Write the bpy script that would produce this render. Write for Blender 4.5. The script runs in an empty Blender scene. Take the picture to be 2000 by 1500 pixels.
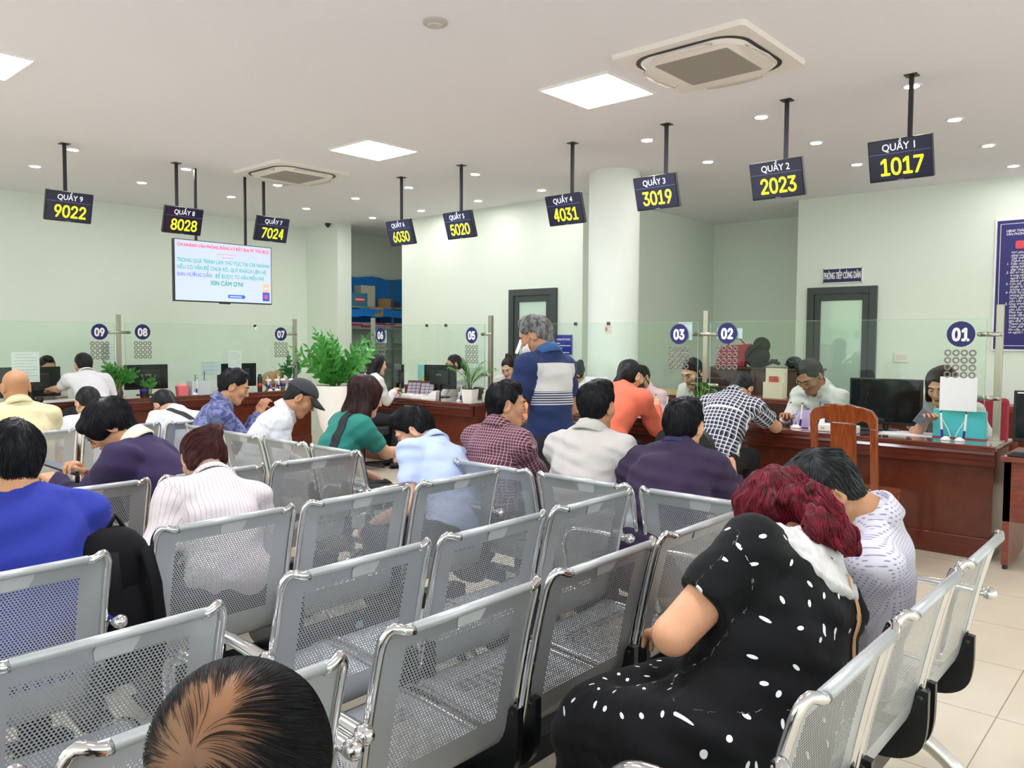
import bpy, math, random
import numpy as np
from mathutils import Vector, Matrix

SC = bpy.context.scene
COL = SC.collection
PI = math.pi
random.seed(7)

# ------------------------------------------------------------------ camera
YAW, PITCH, ROLL, FPX, EYE = math.radians(41.634), math.radians(2.911), math.radians(.315), 1544.8, 1.5
_r = Vector((math.cos(YAW), math.sin(YAW), 0)); _f = Vector((-math.sin(YAW), math.cos(YAW), 0)); _u = Vector((0, 0, 1))
_f2 = _f * math.cos(PITCH) - _u * math.sin(PITCH); _u2 = _u * math.cos(PITCH) + _f * math.sin(PITCH)
_r3 = _r * math.cos(ROLL) + _u2 * math.sin(ROLL); _u3 = _u2 * math.cos(ROLL) - _r * math.sin(ROLL)
cam_data = bpy.data.cameras.new('camera'); cam = bpy.data.objects.new('camera', cam_data); COL.objects.link(cam)
cam.matrix_world = Matrix(((_r3.x, _u3.x, -_f2.x, 0), (_r3.y, _u3.y, -_f2.y, 0), (_r3.z, _u3.z, -_f2.z, EYE), (0, 0, 0, 1)))
cam_data.sensor_fit = 'HORIZONTAL'; cam_data.sensor_width = 36; cam_data.lens = 36 * FPX / 2000
cam_data.shift_y = -9.26 / 2000; cam_data.clip_start = .05; cam_data.clip_end = 200
SC.camera = cam

# ------------------------------------------------------------------ world (daylight through the open glazed front behind the camera)
W = bpy.data.worlds.new('world'); SC.world = W; W.use_nodes = True
wn = W.node_tree.nodes; wl = W.node_tree.links; wn.clear()
wo = wn.new('ShaderNodeOutputWorld'); wb = wn.new('ShaderNodeBackground'); wl.new(wb.outputs[0], wo.inputs[0])
wtc = wn.new('ShaderNodeTexCoord'); wsp = wn.new('ShaderNodeSeparateXYZ'); wl.new(wtc.outputs['Generated'], wsp.inputs[0])
wr = wn.new('ShaderNodeValToRGB'); wr.color_ramp.elements[0].position = 0.0
wno = wn.new('ShaderNodeTexNoise'); wno.inputs['Scale'].default_value = 9; wl.new(wtc.outputs['Generated'], wno.inputs['Vector'])
wm = wn.new('ShaderNodeMath'); wm.operation = 'MULTIPLY_ADD'; wl.new(wno.outputs[0], wm.inputs[0]); wm.inputs[1].default_value = .30
wa = wn.new('ShaderNodeMath'); wa.operation = 'MULTIPLY_ADD'; wl.new(wsp.outputs[2], wa.inputs[0]); wa.inputs[1].default_value = .9; wa.inputs[2].default_value = .34
wl.new(wa.outputs[0], wm.inputs[2]); wl.new(wm.outputs[0], wr.inputs[0])
E_ = wr.color_ramp.elements
E_[0].color = (.62, .62, .63, 1); E_[1].position = 1; E_[1].color = (.9, .97, 1, 1)
for p_, c_ in ((.44, (.62, .62, .63, 1)), (.48, (.40, .50, .33, 1)), (.56, (.45, .62, .30, 1)), (.66, (.85, .95, .98, 1))):
    e_ = E_.new(p_); e_.color = c_
wl.new(wr.outputs[0], wb.inputs[0]); wb.inputs[1].default_value = .85

# ------------------------------------------------------------------ colour management
SC.view_settings.view_transform = 'Standard'; SC.view_settings.look = 'None'
SC.view_settings.gamma = 1; SC.view_settings.use_curve_mapping = False
SC.view_settings.exposure = 1.6
SC.cycles.transparent_max_bounces = 24
SC.cycles.max_bounces = 8
SC.cycles.sample_clamp_indirect = 6

# ------------------------------------------------------------------ materials
def lin(c):
    if isinstance(c, str):
        c = [int(c[i:i + 2], 16) / 255 for i in (0, 2, 4)]
        c = [(v / 12.92 if v <= .04045 else ((v + .055) / 1.055) ** 2.4) for v in c]
    return (c[0], c[1], c[2], 1)
MATS = {}
class NT:
    """small helper around a node tree"""
    def __init__(s, m):
        m.use_nodes = True; s.t = m.node_tree; s.n = s.t.nodes; s.l = s.t.links
        s.b = s.n['Principled BSDF']; s.out = s.n['Material Output']
    def new(s, typ, **kw):
        x = s.n.new('ShaderNode' + typ)
        for k, v in kw.items():
            if k.startswith('i_'): x.inputs[k[2:]].default_value = v
            else: setattr(x, k, v)
        return x
    def link(s, a, b): s.l.new(a, b)
    def math(s, op, a, b=None, c=None):
        x = s.new('Math', operation=op)
        for i, v in enumerate((a, b, c)):
            if v is None: continue
            if isinstance(v, (int, float)): x.inputs[i].default_value = v
            else: s.link(v, x.inputs[i])
        return x.outputs[0]
    def mix(s, fac, a, b):
        x = s.new('Mix', data_type='RGBA')
        if isinstance(fac, (int, float)): x.inputs[0].default_value = fac
        else: s.link(fac, x.inputs[0])
        for i, v in ((6, a), (7, b)):
            if isinstance(v, tuple): x.inputs[i].default_value = v
            else: s.link(v, x.inputs[i])
        return x.outputs[2]
    def attr(s, name='rest'):
        a = s.new('Attribute', attribute_name=name); return a.outputs['Vector']
    def xyz(s, v):
        x = s.new('SeparateXYZ'); s.link(v, x.inputs[0]); return x.outputs
    def bump(s, h, strength=.3, dist=.002):
        x = s.new('Bump'); x.inputs['Strength'].default_value = strength; x.inputs['Distance'].default_value = dist
        s.link(h, x.inputs['Height']); s.link(x.outputs[0], s.b.inputs['Normal'])
def mat(name, col, rough=.6, metal=0, emit=0, noise=0, nscale=40, bump=0, spec=.5, coat=0, obj_coord=True, stretch=None, sheen=0):
    if name in MATS: return MATS[name]
    m = bpy.data.materials.new(name); MATS[name] = m
    t = NT(m); b = t.b; c = lin(col)
    b.inputs['Base Color'].default_value = c; b.inputs['Roughness'].default_value = rough; b.inputs['Metallic'].default_value = metal
    b.inputs['Specular IOR Level'].default_value = spec
    if coat: b.inputs['Coat Weight'].default_value = coat; b.inputs['Coat Roughness'].default_value = .06
    if sheen: b.inputs['Sheen Weight'].default_value = sheen
    if emit:
        b.inputs['Emission Color'].default_value = c; b.inputs['Emission Strength'].default_value = emit
    tc = t.new('TexCoord'); vec = tc.outputs['Object']
    if stretch:
        mp = t.new('Mapping'); mp.inputs['Scale'].default_value = stretch; t.link(vec, mp.inputs[0]); vec = mp.outputs[0]
    nz = t.new('TexNoise'); nz.inputs['Scale'].default_value = nscale; nz.inputs['Detail'].default_value = 4; t.link(vec, nz.inputs['Vector'])
    amt = noise if noise else .03
    d = tuple(max(0, v * (1 - amt)) for v in c[:3]) + (1,); l_ = tuple(min(1, v * (1 + amt)) for v in c[:3]) + (1,)
    o = t.mix(nz.outputs[0], d, l_); t.link(o, b.inputs['Base Color'])
    if bump: t.bump(nz.outputs[0], bump)
    return m
def glass_mat(name, tint, refl=1.0, rough=0.0, ior=1.45):
    if name in MATS: return MATS[name]
    m = bpy.data.materials.new(name); MATS[name] = m; t = NT(m); t.n.remove(t.b)
    tr = t.new('BsdfTransparent'); tr.inputs[0].default_value = lin(tint)
    gl = t.new('BsdfGlossy'); gl.inputs['Roughness'].default_value = rough; gl.inputs[0].default_value = (refl, refl, refl, 1)
    fr = t.new('Fresnel'); fr.inputs[0].default_value = ior
    ge = t.new('NewGeometry'); ff = t.math('MULTIPLY', fr.outputs[0], t.math('SUBTRACT', 1.0, ge.outputs['Backfacing']))
    mx = t.new('MixShader'); t.link(ff, mx.inputs[0]); t.link(tr.outputs[0], mx.inputs[1]); t.link(gl.outputs[0], mx.inputs[2])
    t.link(mx.outputs[0], t.out.inputs[0]); return m
def wood_mat(name, dark, light, axis_scale, rough=.3, coat=.4):
    if name in MATS: return MATS[name]
    m = bpy.data.materials.new(name); MATS[name] = m; t = NT(m)
    tc = t.new('TexCoord'); mp = t.new('Mapping'); mp.inputs['Scale'].default_value = axis_scale; t.link(tc.outputs['Object'], mp.inputs[0])
    nz = t.new('TexNoise'); nz.inputs['Scale'].default_value = 6; nz.inputs['Detail'].default_value = 8; nz.inputs['Distortion'].default_value = .6
    t.link(mp.outputs[0], nz.inputs['Vector'])
    r = t.new('ValToRGB'); r.color_ramp.elements[0].position = .3; r.color_ramp.elements[1].position = .72
    r.color_ramp.elements[0].color = lin(dark); r.color_ramp.elements[1].color = lin(light)
    t.link(nz.outputs[0], r.inputs[0]); t.link(r.outputs[0], t.b.inputs['Base Color'])
    t.b.inputs['Roughness'].default_value = rough; t.b.inputs['Coat Weight'].default_value = coat; t.b.inputs['Coat Roughness'].default_value = .08
    return m

# ------------------------------------------------------------------ mesh helpers
class MB:
    """collects shapes; build() links them as ONE mesh object"""
    def __init__(s): s.v = []; s.f = []; s.m = []; s.mi = 0
    def add(s, vs, fs):
        o = len(s.v); s.v += [tuple(map(float, p)) for p in vs]; s.f += [tuple(i + o for i in f) for f in fs]; s.m += [s.mi] * len(fs); return s
    def box(s, x0, x1, y0, y1, z0, z1):
        return s.add([(x0, y0, z0), (x1, y0, z0), (x1, y1, z0), (x0, y1, z0), (x0, y0, z1), (x1, y0, z1), (x1, y1, z1), (x0, y1, z1)],
                     [(3, 2, 1, 0), (4, 5, 6, 7), (0, 1, 5, 4), (1, 2, 6, 5), (2, 3, 7, 6), (3, 0, 4, 7)])
    def tube(s, pts, r, n=10, cap=True, flat=(1, 1), up=None, ang0=0):
        pts = [Vector(p) for p in pts]; N = len(pts)
        rs = r if isinstance(r, (list, tuple)) else [r] * N
        vs = []; nrm = None
        for i, p in enumerate(pts):
            t = (pts[min(i + 1, N - 1)] - pts[max(i - 1, 0)]).normalized()
            if nrm is None:
                a = Vector(up) if up else (Vector((0, 0, 1)) if abs(t.z) < .9 else Vector((1, 0, 0)))
                nrm = (a - t * a.dot(t)).normalized()
            else: nrm = (nrm - t * nrm.dot(t)).normalized()
            b = t.cross(nrm)
            for k in range(n):
                q = 2 * PI * k / n + ang0
                vs.append(p + nrm * math.cos(q) * rs[i] * flat[0] + b * math.sin(q) * rs[i] * flat[1])
        fs = [(i * n + k, i * n + (k + 1) % n, (i + 1) * n + (k + 1) % n, (i + 1) * n + k) for i in range(N - 1) for k in range(n)]
        if cap: fs += [tuple(range(n - 1, -1, -1)), tuple(range((N - 1) * n, N * n))]
        return s.add(vs, fs)
    def lathe(s, prof, c=(0, 0, 0), n=24):
        vs = [(c[0] + r * math.cos(2 * PI * k / n), c[1] + r * math.sin(2 * PI * k / n), c[2] + z) for r, z in prof for k in range(n)]
        fs = [(i * n + k, i * n + (k + 1) % n, (i + 1) * n + (k + 1) % n, (i + 1) * n + k) for i in range(len(prof) - 1) for k in range(n)]
        fs += [tuple(range(n - 1, -1, -1)), tuple(range((len(prof) - 1) * n, len(prof) * n))]
        return s.add(vs, fs)
    def ell(s, c, r, n=16, m=10):
        if not isinstance(r, (tuple, list)): r = (r, r, r)
        vs = [(c[0], c[1], c[2] - r[2])]
        for i in range(1, m):
            a = -PI / 2 + PI * i / m
            vs += [(c[0] + r[0] * math.cos(a) * math.cos(2 * PI * k / n), c[1] + r[1] * math.cos(a) * math.sin(2 * PI * k / n), c[2] + r[2] * math.sin(a)) for k in range(n)]
        vs.append((c[0], c[1], c[2] + r[2])); L = len(vs) - 1
        fs = [(0, 1 + (k + 1) % n, 1 + k) for k in range(n)]
        fs += [(1 + i * n + k, 1 + i * n + (k + 1) % n, 1 + (i + 1) * n + (k + 1) % n, 1 + (i + 1) * n + k) for i in range(m - 2) for k in range(n)]
        fs += [(1 + (m - 2) * n + k, 1 + (m - 2) * n + (k + 1) % n, L) for k in range(n)]
        return s.add(vs, fs)
    def prism(s, poly, f0, f1):
        """poly of 2D points; f0/f1 map (a, b) to the two end faces"""
        n = len(poly); vs = [f0(a, b) for a, b in poly] + [f1(a, b) for a, b in poly]
        return s.add(vs, [tuple(range(n - 1, -1, -1)), tuple(range(n, 2 * n))] + [(k, (k + 1) % n, n + (k + 1) % n, n + k) for k in range(n)])
    def xf(s, M, a=0):
        for i in range(a, len(s.v)): s.v[i] = tuple(M @ Vector(s.v[i]))
        return s
    def build(s, name, m, parent=None, smooth=False, bevel=0, loc=None, rz=0):
        me = bpy.data.meshes.new(name); me.from_pydata(s.v, [], s.f)
        for mm in (m if isinstance(m, (list, tuple)) else [m]): me.materials.append(mm)
        if any(s.m): me.polygons.foreach_set('material_index', s.m)
        if smooth: me.polygons.foreach_set('use_smooth', [True] * len(me.polygons))
        me.validate(); me.update()
        o = bpy.data.objects.new(name, me); COL.objects.link(o)
        if parent is not None: o.parent = parent
        if loc is not None: o.location = loc
        o.rotation_euler.z = rz
        if bevel:
            b = o.modifiers.new('bevel', 'BEVEL'); b.width = bevel; b.segments = 2; b.limit_method = 'ANGLE'
        if smooth == 'auto':
            me.polygons.foreach_set('use_smooth', [True] * len(me.polygons)); me.set_sharp_from_angle(angle=math.radians(40))
        return o
def rbox(x0, x1, y0, y1, z0, z1): return MB().box(x0, x1, y0, y1, z0, z1)
def tag(o, label=None, cat=None, group=None, kind=None):
    if label: o['label'] = label
    if cat: o['category'] = cat
    if group: o['group'] = group
    if kind: o['kind'] = kind
    return o
def thing(name, label, cat, loc=(0, 0, 0), rz=0, group=None):
    o = bpy.data.objects.new(name, None); COL.objects.link(o); o.location = loc; o.rotation_euler.z = rz; o.empty_display_size = .1
    return tag(o, label, cat, group)
def copy_tree(o, parent=None):
    c = o.copy(); COL.objects.link(c)
    if parent is not None: c.parent = parent
    for ch in list(o.children): copy_tree(ch, c)
    return c
def struct(name, mb, m, parent=None, smooth=False, bevel=0):
    o = mb.build(name, m, parent, smooth, bevel)
    if parent is None: o['kind'] = 'structure'
    return o
try: FONT = bpy.data.fonts.load(bpy.utils.system_resource('DATAFILES', path='fonts') + '/Inter.woff2')   # Blender's own interface typeface, for the digits
except Exception: FONT = None
def text(name, body, size, m, parent, loc, rot=(PI / 2, 0, 0), bold=0, sx=1.0, align='CENTER', ext=.0006, shear=0):
    cu = bpy.data.curves.new(name, 'FONT')
    for a_, b_ in (('Ơ', 'O’'), ('Ợ', 'Ọ’'), ('ơ', 'o’'), ('ợ', 'ọ’'), ('ớ', 'ó’'), ('ờ', 'ò’'), ('ở', 'ỏ’')): body = body.replace(a_, b_)
    cu.body = body; cu.size = size; cu.align_x = align; cu.align_y = 'CENTER'
    if FONT and body.isdigit(): cu.font = FONT
    cu.extrude = 0 if bold else ext; cu.shear = shear; cu.resolution_u = 3
    tmp = bpy.data.objects.new(name, cu); me = bpy.data.meshes.new_from_object(tmp); bpy.data.objects.remove(tmp)
    bpy.data.curves.remove(cu)
    n = len(me.vertices); co = np.empty(n * 3, np.float32); me.vertices.foreach_get('co', co); co = co.reshape(-1, 3); co[:, 0] *= sx
    if bold:                                                     # heavier strokes: the same outline laid down again all round
        fc = [list(p.vertices) for p in me.polygons]; V_, F_ = [co], list(fc)
        for k in range(8):
            c = co.copy(); c[:, 0] += bold * math.cos(PI * k / 4); c[:, 1] += bold * math.sin(PI * k / 4); c[:, 2] += .00012 * (k + 1); V_.append(c); F_ += [[i + n * (k + 1) for i in f] for f in fc]
        bpy.data.meshes.remove(me); me = bpy.data.meshes.new(name); me.from_pydata(np.concatenate(V_).tolist(), [], F_)
    else: me.vertices.foreach_set('co', co.ravel())
    me.materials.clear(); me.materials.append(m); me.update(); me.name = name
    o = bpy.data.objects.new(name, me); COL.objects.link(o); o.parent = parent; o.location = loc; o.rotation_euler = rot
    return o

# ------------------------------------------------------------------ the setting
ZC = 3.274
M_ceil = mat('ceiling_paint', 'eceaee', .85)
M_wall = mat('mint_wall_paint', 'e6f0e6', .8)
M_white = mat('white_plastic', 'efeeea', .45)
M_black = mat('black_metal', '1b1c20', .4)
M_steel = mat('brushed_steel', 'b9b4aa', .32, metal=1, noise=.06, nscale=30, stretch=(1, 1, .05))
M_chrome = mat('chrome', 'dcdcdc', .12, metal=1)
M_dark = mat('dark_grey_aluminium', '3c4444', .45)
M_paper = mat('white_paper', 'eeedf2', .7)
M_text = mat('white_lettering', 'f2f2f6', .6)
M_navy = mat('navy_sticker', '1f1c66', .4)
M_inkgrey = mat('grey_ink', '8c8c96', .7)

def floor_mat():
    m = bpy.data.materials.new('beige_floor_tiles'); t = NT(m)
    tc = t.new('TexCoord'); br = t.new('TexBrick'); t.link(tc.outputs['Object'], br.inputs['Vector'])
    br.offset = 0; br.inputs['Scale'].default_value = 1; br.inputs['Mortar Size'].default_value = .0025
    br.inputs['Brick Width'].default_value = .6; br.inputs['Row Height'].default_value = .6
    br.inputs['Color1'].default_value = lin('e3d9c9'); br.inputs['Color2'].default_value = lin('dfd5c4'); br.inputs['Mortar'].default_value = lin('a09684')
    nz = t.new('TexNoise'); nz.inputs['Scale'].default_value = 5; t.link(tc.outputs['Object'], nz.inputs['Vector'])
    o = t.mix(nz.outputs[0], lin('f4efe6'), lin('fffdf8')); mm = t.new('Mix', data_type='RGBA', blend_type='MULTIPLY'); mm.inputs[0].default_value = 1
    t.link(br.outputs[0], mm.inputs[6]); t.link(o, mm.inputs[7]); t.link(mm.outputs[2], t.b.inputs['Base Color'])
    t.b.inputs['Roughness'].default_value = .22; return m
struct('floor', rbox(-11.6, 3.6, -3.2, 12, -.1, 0), floor_mat())
struct('ceiling', rbox(-11.6, 3.6, -3.2, 12, ZC, ZC + .12), M_ceil)
struct('wall_left', rbox(-11.18, -11.03, -3.2, 10.2, 0, ZC), M_wall)
struct('wall_end', rbox(-11.18, -9.3, 10.2, 10.3, 0, ZC), M_wall)
struct('wall_pier', rbox(-11.03, -10.2, 7.40, 7.66, 0, ZC), M_wall)
struct('wall_middle', rbox(-9.24, -5.85, 7.877, 8.03, 0, ZC), M_wall)
struct('wall_passage', rbox(-9.24, -9.1, 8.03, 10.3, 0, ZC), M_wall)
struct('wall_side', rbox(-6.0, -5.85, 8.03, 11.3, 0, ZC), M_wall)
struct('wall_recess', rbox(-6.0, -3.9, 11.26, 11.4, 0, ZC), M_wall)
struct('wall_return', rbox(-4.02, -3.88, 10.1, 11.26, 0, ZC), M_wall)
struct('wall_right', rbox(-4.02, 3.6, 9.97, 10.1, 0, ZC), M_wall)
struct('column', MB().lathe([(.27, 0), (.27, ZC)], (-4.86, 7.10, 0), 40), mat('column_paint', 'e2e8e2', .7), smooth='auto')

# doors ------------------------------------------------------------
def pane_mat(name, c):
    m = mat(name, c, .04, spec=.8, noise=.02, nscale=3); m.node_tree.nodes['Principled BSDF'].inputs['Coat Weight'].default_value = .6
    m.node_tree.nodes['Principled BSDF'].inputs['Coat IOR'].default_value = 1.9
    return m
M_pane = pane_mat('door_pane', 'c4ddd0')
def door(n, x0, x1, y, top, hinge_left):
    d = thing('door_%d' % n, None, None, (x0, y, 0)); d['kind'] = 'structure'; w = x1 - x0; f = .085
    mb = MB(); mb.box(0, f, -.05, .02, 0, top); mb.box(w - f, w, -.05, .02, 0, top); mb.box(f, w - f, -.05, .02, top - f, top)
    mb.build('door_frame', M_dark, d, bevel=.004)
    mb = MB(); g = .075; a, b = f + .006, w - f - .006; t = top - f - .006
    mb.box(a, a + g, -.035, .01, 0, t); mb.box(b - g, b, -.035, .01, 0, t); mb.box(a + g, b - g, -.035, .01, t - g, t); mb.box(a + g, b - g, -.035, .01, 0, .12)
    mb.build('door_leaf', M_dark, d, bevel=.004)
    rbox(a + g, b - g, -.018, -.008, .12, t - g).build('glass_pane', M_pane, d)
    hx = b - g / 2 if hinge_left else a + g / 2; sgn = -1 if hinge_left else 1
    MB().tube([(hx, -.035, 1.0), (hx, -.075, 1.0), (hx + sgn * .10, -.08, 1.0)], .011).build('door_handle', M_black, d, smooth=True)
door(1, -7.03, -6.235, 7.877, 2.15, False)
door(2, -3.865, -3.035, 9.97, 2.16, True)

# ceiling lights ---------------------------------------------------
M_led = mat('led_panel', 'f4f8ff', .5, emit=16)
M_down = mat('downlight_lens', 'fdf8f4', .5, emit=85)
def led(x, y, label):
    p = thing('led_panel', label, 'ceiling light', (x, y, ZC), 0, 'square led panels')
    mb = MB()
    for a in ((-.30, -.285, -.30, .30), (.285, .30, -.30, .30), (-.285, .285, -.30, -.285), (-.285, .285, .285, .30)): mb.box(*a, -.014, .01)
    mb.build('frame', M_white, p)
    rbox(-.285, .285, -.285, .285, -.010, -.004).build('diffuser', M_led, p)
led(-3.37, 4.69, 'glowing square panel light beside the larger air conditioner')
led(-6.0, 4.77, 'glowing square panel light in the middle of the ceiling')
led(-6.02, 1.53, 'glowing square panel light cut by the left picture edge')
led(-3.37, 1.5, 'unseen square panel light added above the empty benches')  # out of view, added because the near benches need light
led(-.8, 1.5, 'unseen square panel light added above the maroon haired woman')  # another added panel outside the view, there only for its light
XS = [-1.63, -2.76, -3.85, -4.95, -6.05, -7.16, -8.24, -9.35]; YS = [2.92, 4.03, 5.15, 6.22, 7.38]
DL = [(-8.18, 2.91), (-9.28, 2.93), (-8.19, 4.02), (-9.30, 4.04), (-8.22, 5.13), (-9.35, 5.17), (-8.23, 6.25), (-9.39, 6.30), (-9.35, 7.41), (-7.16, 6.21), (-8.31, 7.43),
      (-6.04, 6.18), (-7.16, 7.38), (-6.07, 7.34), (-3.85, 6.12), (-3.85, 7.25), (-2.77, 6.08), (-2.75, 7.18), (-2.77, 8.32), (-1.65, 6.03), (-1.63, 7.15), (-1.61, 8.28), (-1.60, 9.40)]
def downlight(x, y, label, grp):
    p = thing('downlight', label, 'downlight', (x, y, ZC), 0, grp)
    MB().lathe([(.045, -.004), (.060, -.008), (.068, -.004), (.068, .002), (.045, .002)], n=24).build('trim_ring', M_white, p, smooth=True)
    MB().lathe([(.045, -.006), (.045, .0)], n=24).build('lens', M_down, p)
DLW = {0: 'round downlight against the pole of the 9022 display', 1: 'round downlight left of the 9022 display', 2: 'round downlight between the 9022 and 8028 displays',
       3: 'round downlight beside the pole of the 8028 display', 4: 'round downlight between the two poles of the large screen', 5: 'round downlight just under the smaller air conditioner',
       6: 'round downlight above the potted plant', 7: 'round downlight right of the smaller air conditioner', 8: 'round downlight furthest away, above the storage opening',
       9: 'round downlight touching the pole of the 6030 display', 10: 'round downlight just right of the 6030 pole', 11: 'round downlight beside the pole of the 5020 display',
       12: 'round downlight below the 5020 pole light, at its display', 13: 'round downlight left of the 4031 display pole', 14: 'round downlight left of the 3019 pole',
       15: 'round downlight right of the 3019 display', 16: 'round downlight left of the 2023 pole', 17: 'round downlight right of the 2023 pole', 18: 'round downlight just left of the 1017 display',
       19: 'round downlight crossed by the 1017 pole', 20: 'round downlight right of the 1017 display, nearest the viewer', 21: 'second round downlight right of the 1017 display',
       22: 'round downlight furthest right, above the blue notice board'}
for i, (x, y) in enumerate(DL): downlight(x, y, DLW[i], 'recessed downlights')

# air conditioners -------------------------------------------------
M_ac = mat('ac_plastic', 'ebe4dc', .5); M_grille = mat('ac_grille', '9c958c', .7, noise=.15, nscale=90)
def rrect(hx, hy, r, n=8):
    o = []
    for cx, cy, a in ((hx - r, hy - r, 0), (-hx + r, hy - r, 90), (-hx + r, -hy + r, 180), (hx - r, -hy + r, 270)):
        o += [(cx + r * math.cos(math.radians(a + 90 * k / n)), cy + r * math.sin(math.radians(a + 90 * k / n))) for k in range(n + 1)]
    return o
def cassette(x, y, label):
    a = thing('air_conditioner', label, 'air conditioner', (x, y, ZC), 0, 'ceiling air conditioners')
    mb = MB(); h = .45
    mb.prism(rrect(h, h, .03), lambda p, q: (p, q, 0), lambda p, q: (p * .985, q * .985, -.03)); mb.build('panel', M_ac, a, smooth='auto')
    mb = MB(); mb.prism(rrect(.375, .375, .17), lambda p, q: (p, q, -.025), lambda p, q: (p, q, -.034)); mb.build('air_slot', M_black, a)
    mb = MB(); mb.prism(rrect(.355, .355, .16), lambda p, q: (p, q, -.030), lambda p, q: (p * .93, q * .93, -.055)); mb.build('centre_panel', M_ac, a, smooth='auto')
    mb = MB()
    mb.prism(rrect(.245, .245, .015), lambda p, q: (p, q, -.045), lambda p, q: (p, q, -.058)); mb.build('grille', M_grille, a, smooth='auto')
    for k in range(4):
        M = Matrix.Rotation(k * PI / 2, 4, 'Z'); mb = MB()
        pts = [(-.2, .0), (-.15, .03), (0, .045), (.15, .03), (.2, .0)]
        up = [(p, .335 + .0 * q, -.040) for p, q in pts]; lo = [(p, .355 + q * .9, -.062) for p, q in pts]
        mb.add(up + lo + [(v[0], v[1], v[2] - .006) for v in up + lo], [(i, i + 1, i + 6, i + 5) for i in range(4)] + [(i + 15, i + 16, i + 11, i + 10) for i in range(4)] + [(i + 5, i + 6, i + 16, i + 15) for i in range(4)])
        mb.xf(M); mb.build('louver', M_ac, a, smooth=True)
cassette(-2.46, 4.62, 'square white ceiling air conditioner, the larger one nearest the viewer')
cassette(-7.47, 4.84, 'square white ceiling air conditioner, the far one near the 7024 display')
s_ = thing('ceiling_speaker', 'small round grey disc on the bare ceiling at top centre', 'smoke detector', (-3.337, 3.09, ZC))
MB().lathe([(.07, 0), (.07, -.012), (.055, -.022)], n=28).build('body', mat('grey_disc', 'b9b2aa', .6), s_, smooth='auto')
MB().lathe([(.045, -.020), (.04, -.028)], n=24).build('centre', mat('grey_disc_light', 'c8c2ba', .6), s_, smooth='auto')
s_ = thing('security_camera', 'tiny dark camera at the ceiling edge of the pier', 'camera', (-10.35, 7.33, ZC - .02))
MB().lathe([(.045, .02), (.045, 0), (.035, -.01)], n=16).build('base', M_black, s_, smooth='auto')
MB().ell((0, 0, -.012), (.034, .034, .034)).build('dome', M_black, s_, smooth=True)

# queue displays ---------------------------------------------------
M_lcd = mat('lcd_navy', '1a1d38', .18, emit=.04, spec=.6, noise=.04, nscale=4); M_bez = mat('display_bezel', '12131a', .3)
M_yel = mat('yellow_digits', 'dfe62a', .5, emit=.22); M_wht = mat('white_digits', 'd8d8ea', .5, emit=.18)
M_yo = mat('amber_digits', 'e2d238', .5, emit=.2)
M_line = mat('header_line', '5a5f86', .5, emit=.3)
M_pole = mat('black_pole', '1d1c22', .5)
def queue_sign(x, y, z, rz, num, quay, label, rod):
    """local: faces -Y; rod is how far along X the pole stands from the middle"""
    g = thing('queue_display', label, 'display', (x, y, z), rz, 'counter queue displays')
    T = math.radians(17); R = Matrix.Rotation(T, 4, 'X')
    mb = rbox(-.20, .20, -.02, .02, -.137, .137); mb.xf(R); mb.build('case', M_bez, g, bevel=.004)
    mb = rbox(-.192, .192, -.0225, -.018, -.124, .130); mb.xf(R); s = mb.build('screen', M_lcd, g)
    def at(a, b): return R @ Vector((a, -.0232, b))
    text('counter_name', 'QUẦY %d' % quay, .066, M_wht, s, at(0, .083), (PI / 2 + T, 0, 0), .0008, .92)
    dm = M_yel if quay in (1, 2, 4, 7, 8, 9) else M_yo
    for i, chr_ in enumerate(num):
        x = .01 + .070 * (i - 1.5)
        if chr_ == '4':                                           # a four of three strokes
            mb = MB()
            for a, b in (((.012, .060), (-.024, -.022)), ((-.027, -.022), (.028, -.022)), ((.013, .060), (.013, -.057))):
                d = Vector((b[0] - a[0], b[1] - a[1])).normalized(); n = Vector((-d.y, d.x)) * .0092; a, b = Vector(a), Vector(b)
                mb.prism([tuple(a + n), tuple(a - n), tuple(b - n), tuple(b + n)], lambda p, q: (p, 0, q), lambda p, q: (p, -.0008, q))
            o = mb.build('ticket_digit', dm, s); o.location = at(x, -.042); o.rotation_euler = (T, 0, 0)
        else: text('ticket_digit', chr_, .212, dm, s, at(x, -.042), (PI / 2 + T, 0, 0), .0036, .80)
    mb = rbox(-.192, .192, -.0236, -.0222, .044, .0465); mb.xf(R); mb.build('header_rule', M_line, s)
    mb = rbox(-.02, .02, -.0226, -.02, -.1335, -.1285); mb.xf(R); mb.build('maker_mark', M_inkgrey, g)
    top = ZC - z
    MB().tube([(rod, .045, .0), (rod, .045, top)], .015, 4, flat=(1.3, 1), ang0=PI / 4).build('pole', M_pole, g)
    mb = rbox(rod - .05, rod + .05, .015, .06, -.05, .06); mb.build('bracket', M_black, g, bevel=.003)
    rbox(rod - .04, rod + .04, .005, .085, top - .006, top).build('ceiling_plate', M_black, g)
QS = [(-1.625, 2.72, '1017', 1, -1.585), (-2.475, 2.695, '2023', 2, -2.435), (-3.505, 2.72, '3019', 3, -3.45), (-4.458, 2.678, '4031', 4, -4.42), (-5.82, 2.662, '5020', 5, -5.85), (-6.74, 2.662, '6030', 6, -6.785)]
for x, z, num, q, rx in QS: queue_sign(x, 5.735, z, 0, num, q, 'hanging black queue display reading %s in yellow' % num, rx - x)
for y, z, num, q, ry in ((4.877, 2.712, '7024', 7, 4.81), (3.857, 2.692, '8028', 8, 3.82), (2.78, 2.695, '9022', 9, 2.77)):
    queue_sign(-7.95, y, z, PI / 2, num, q, 'hanging black queue display reading %s in yellow' % num, ry - y)

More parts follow.
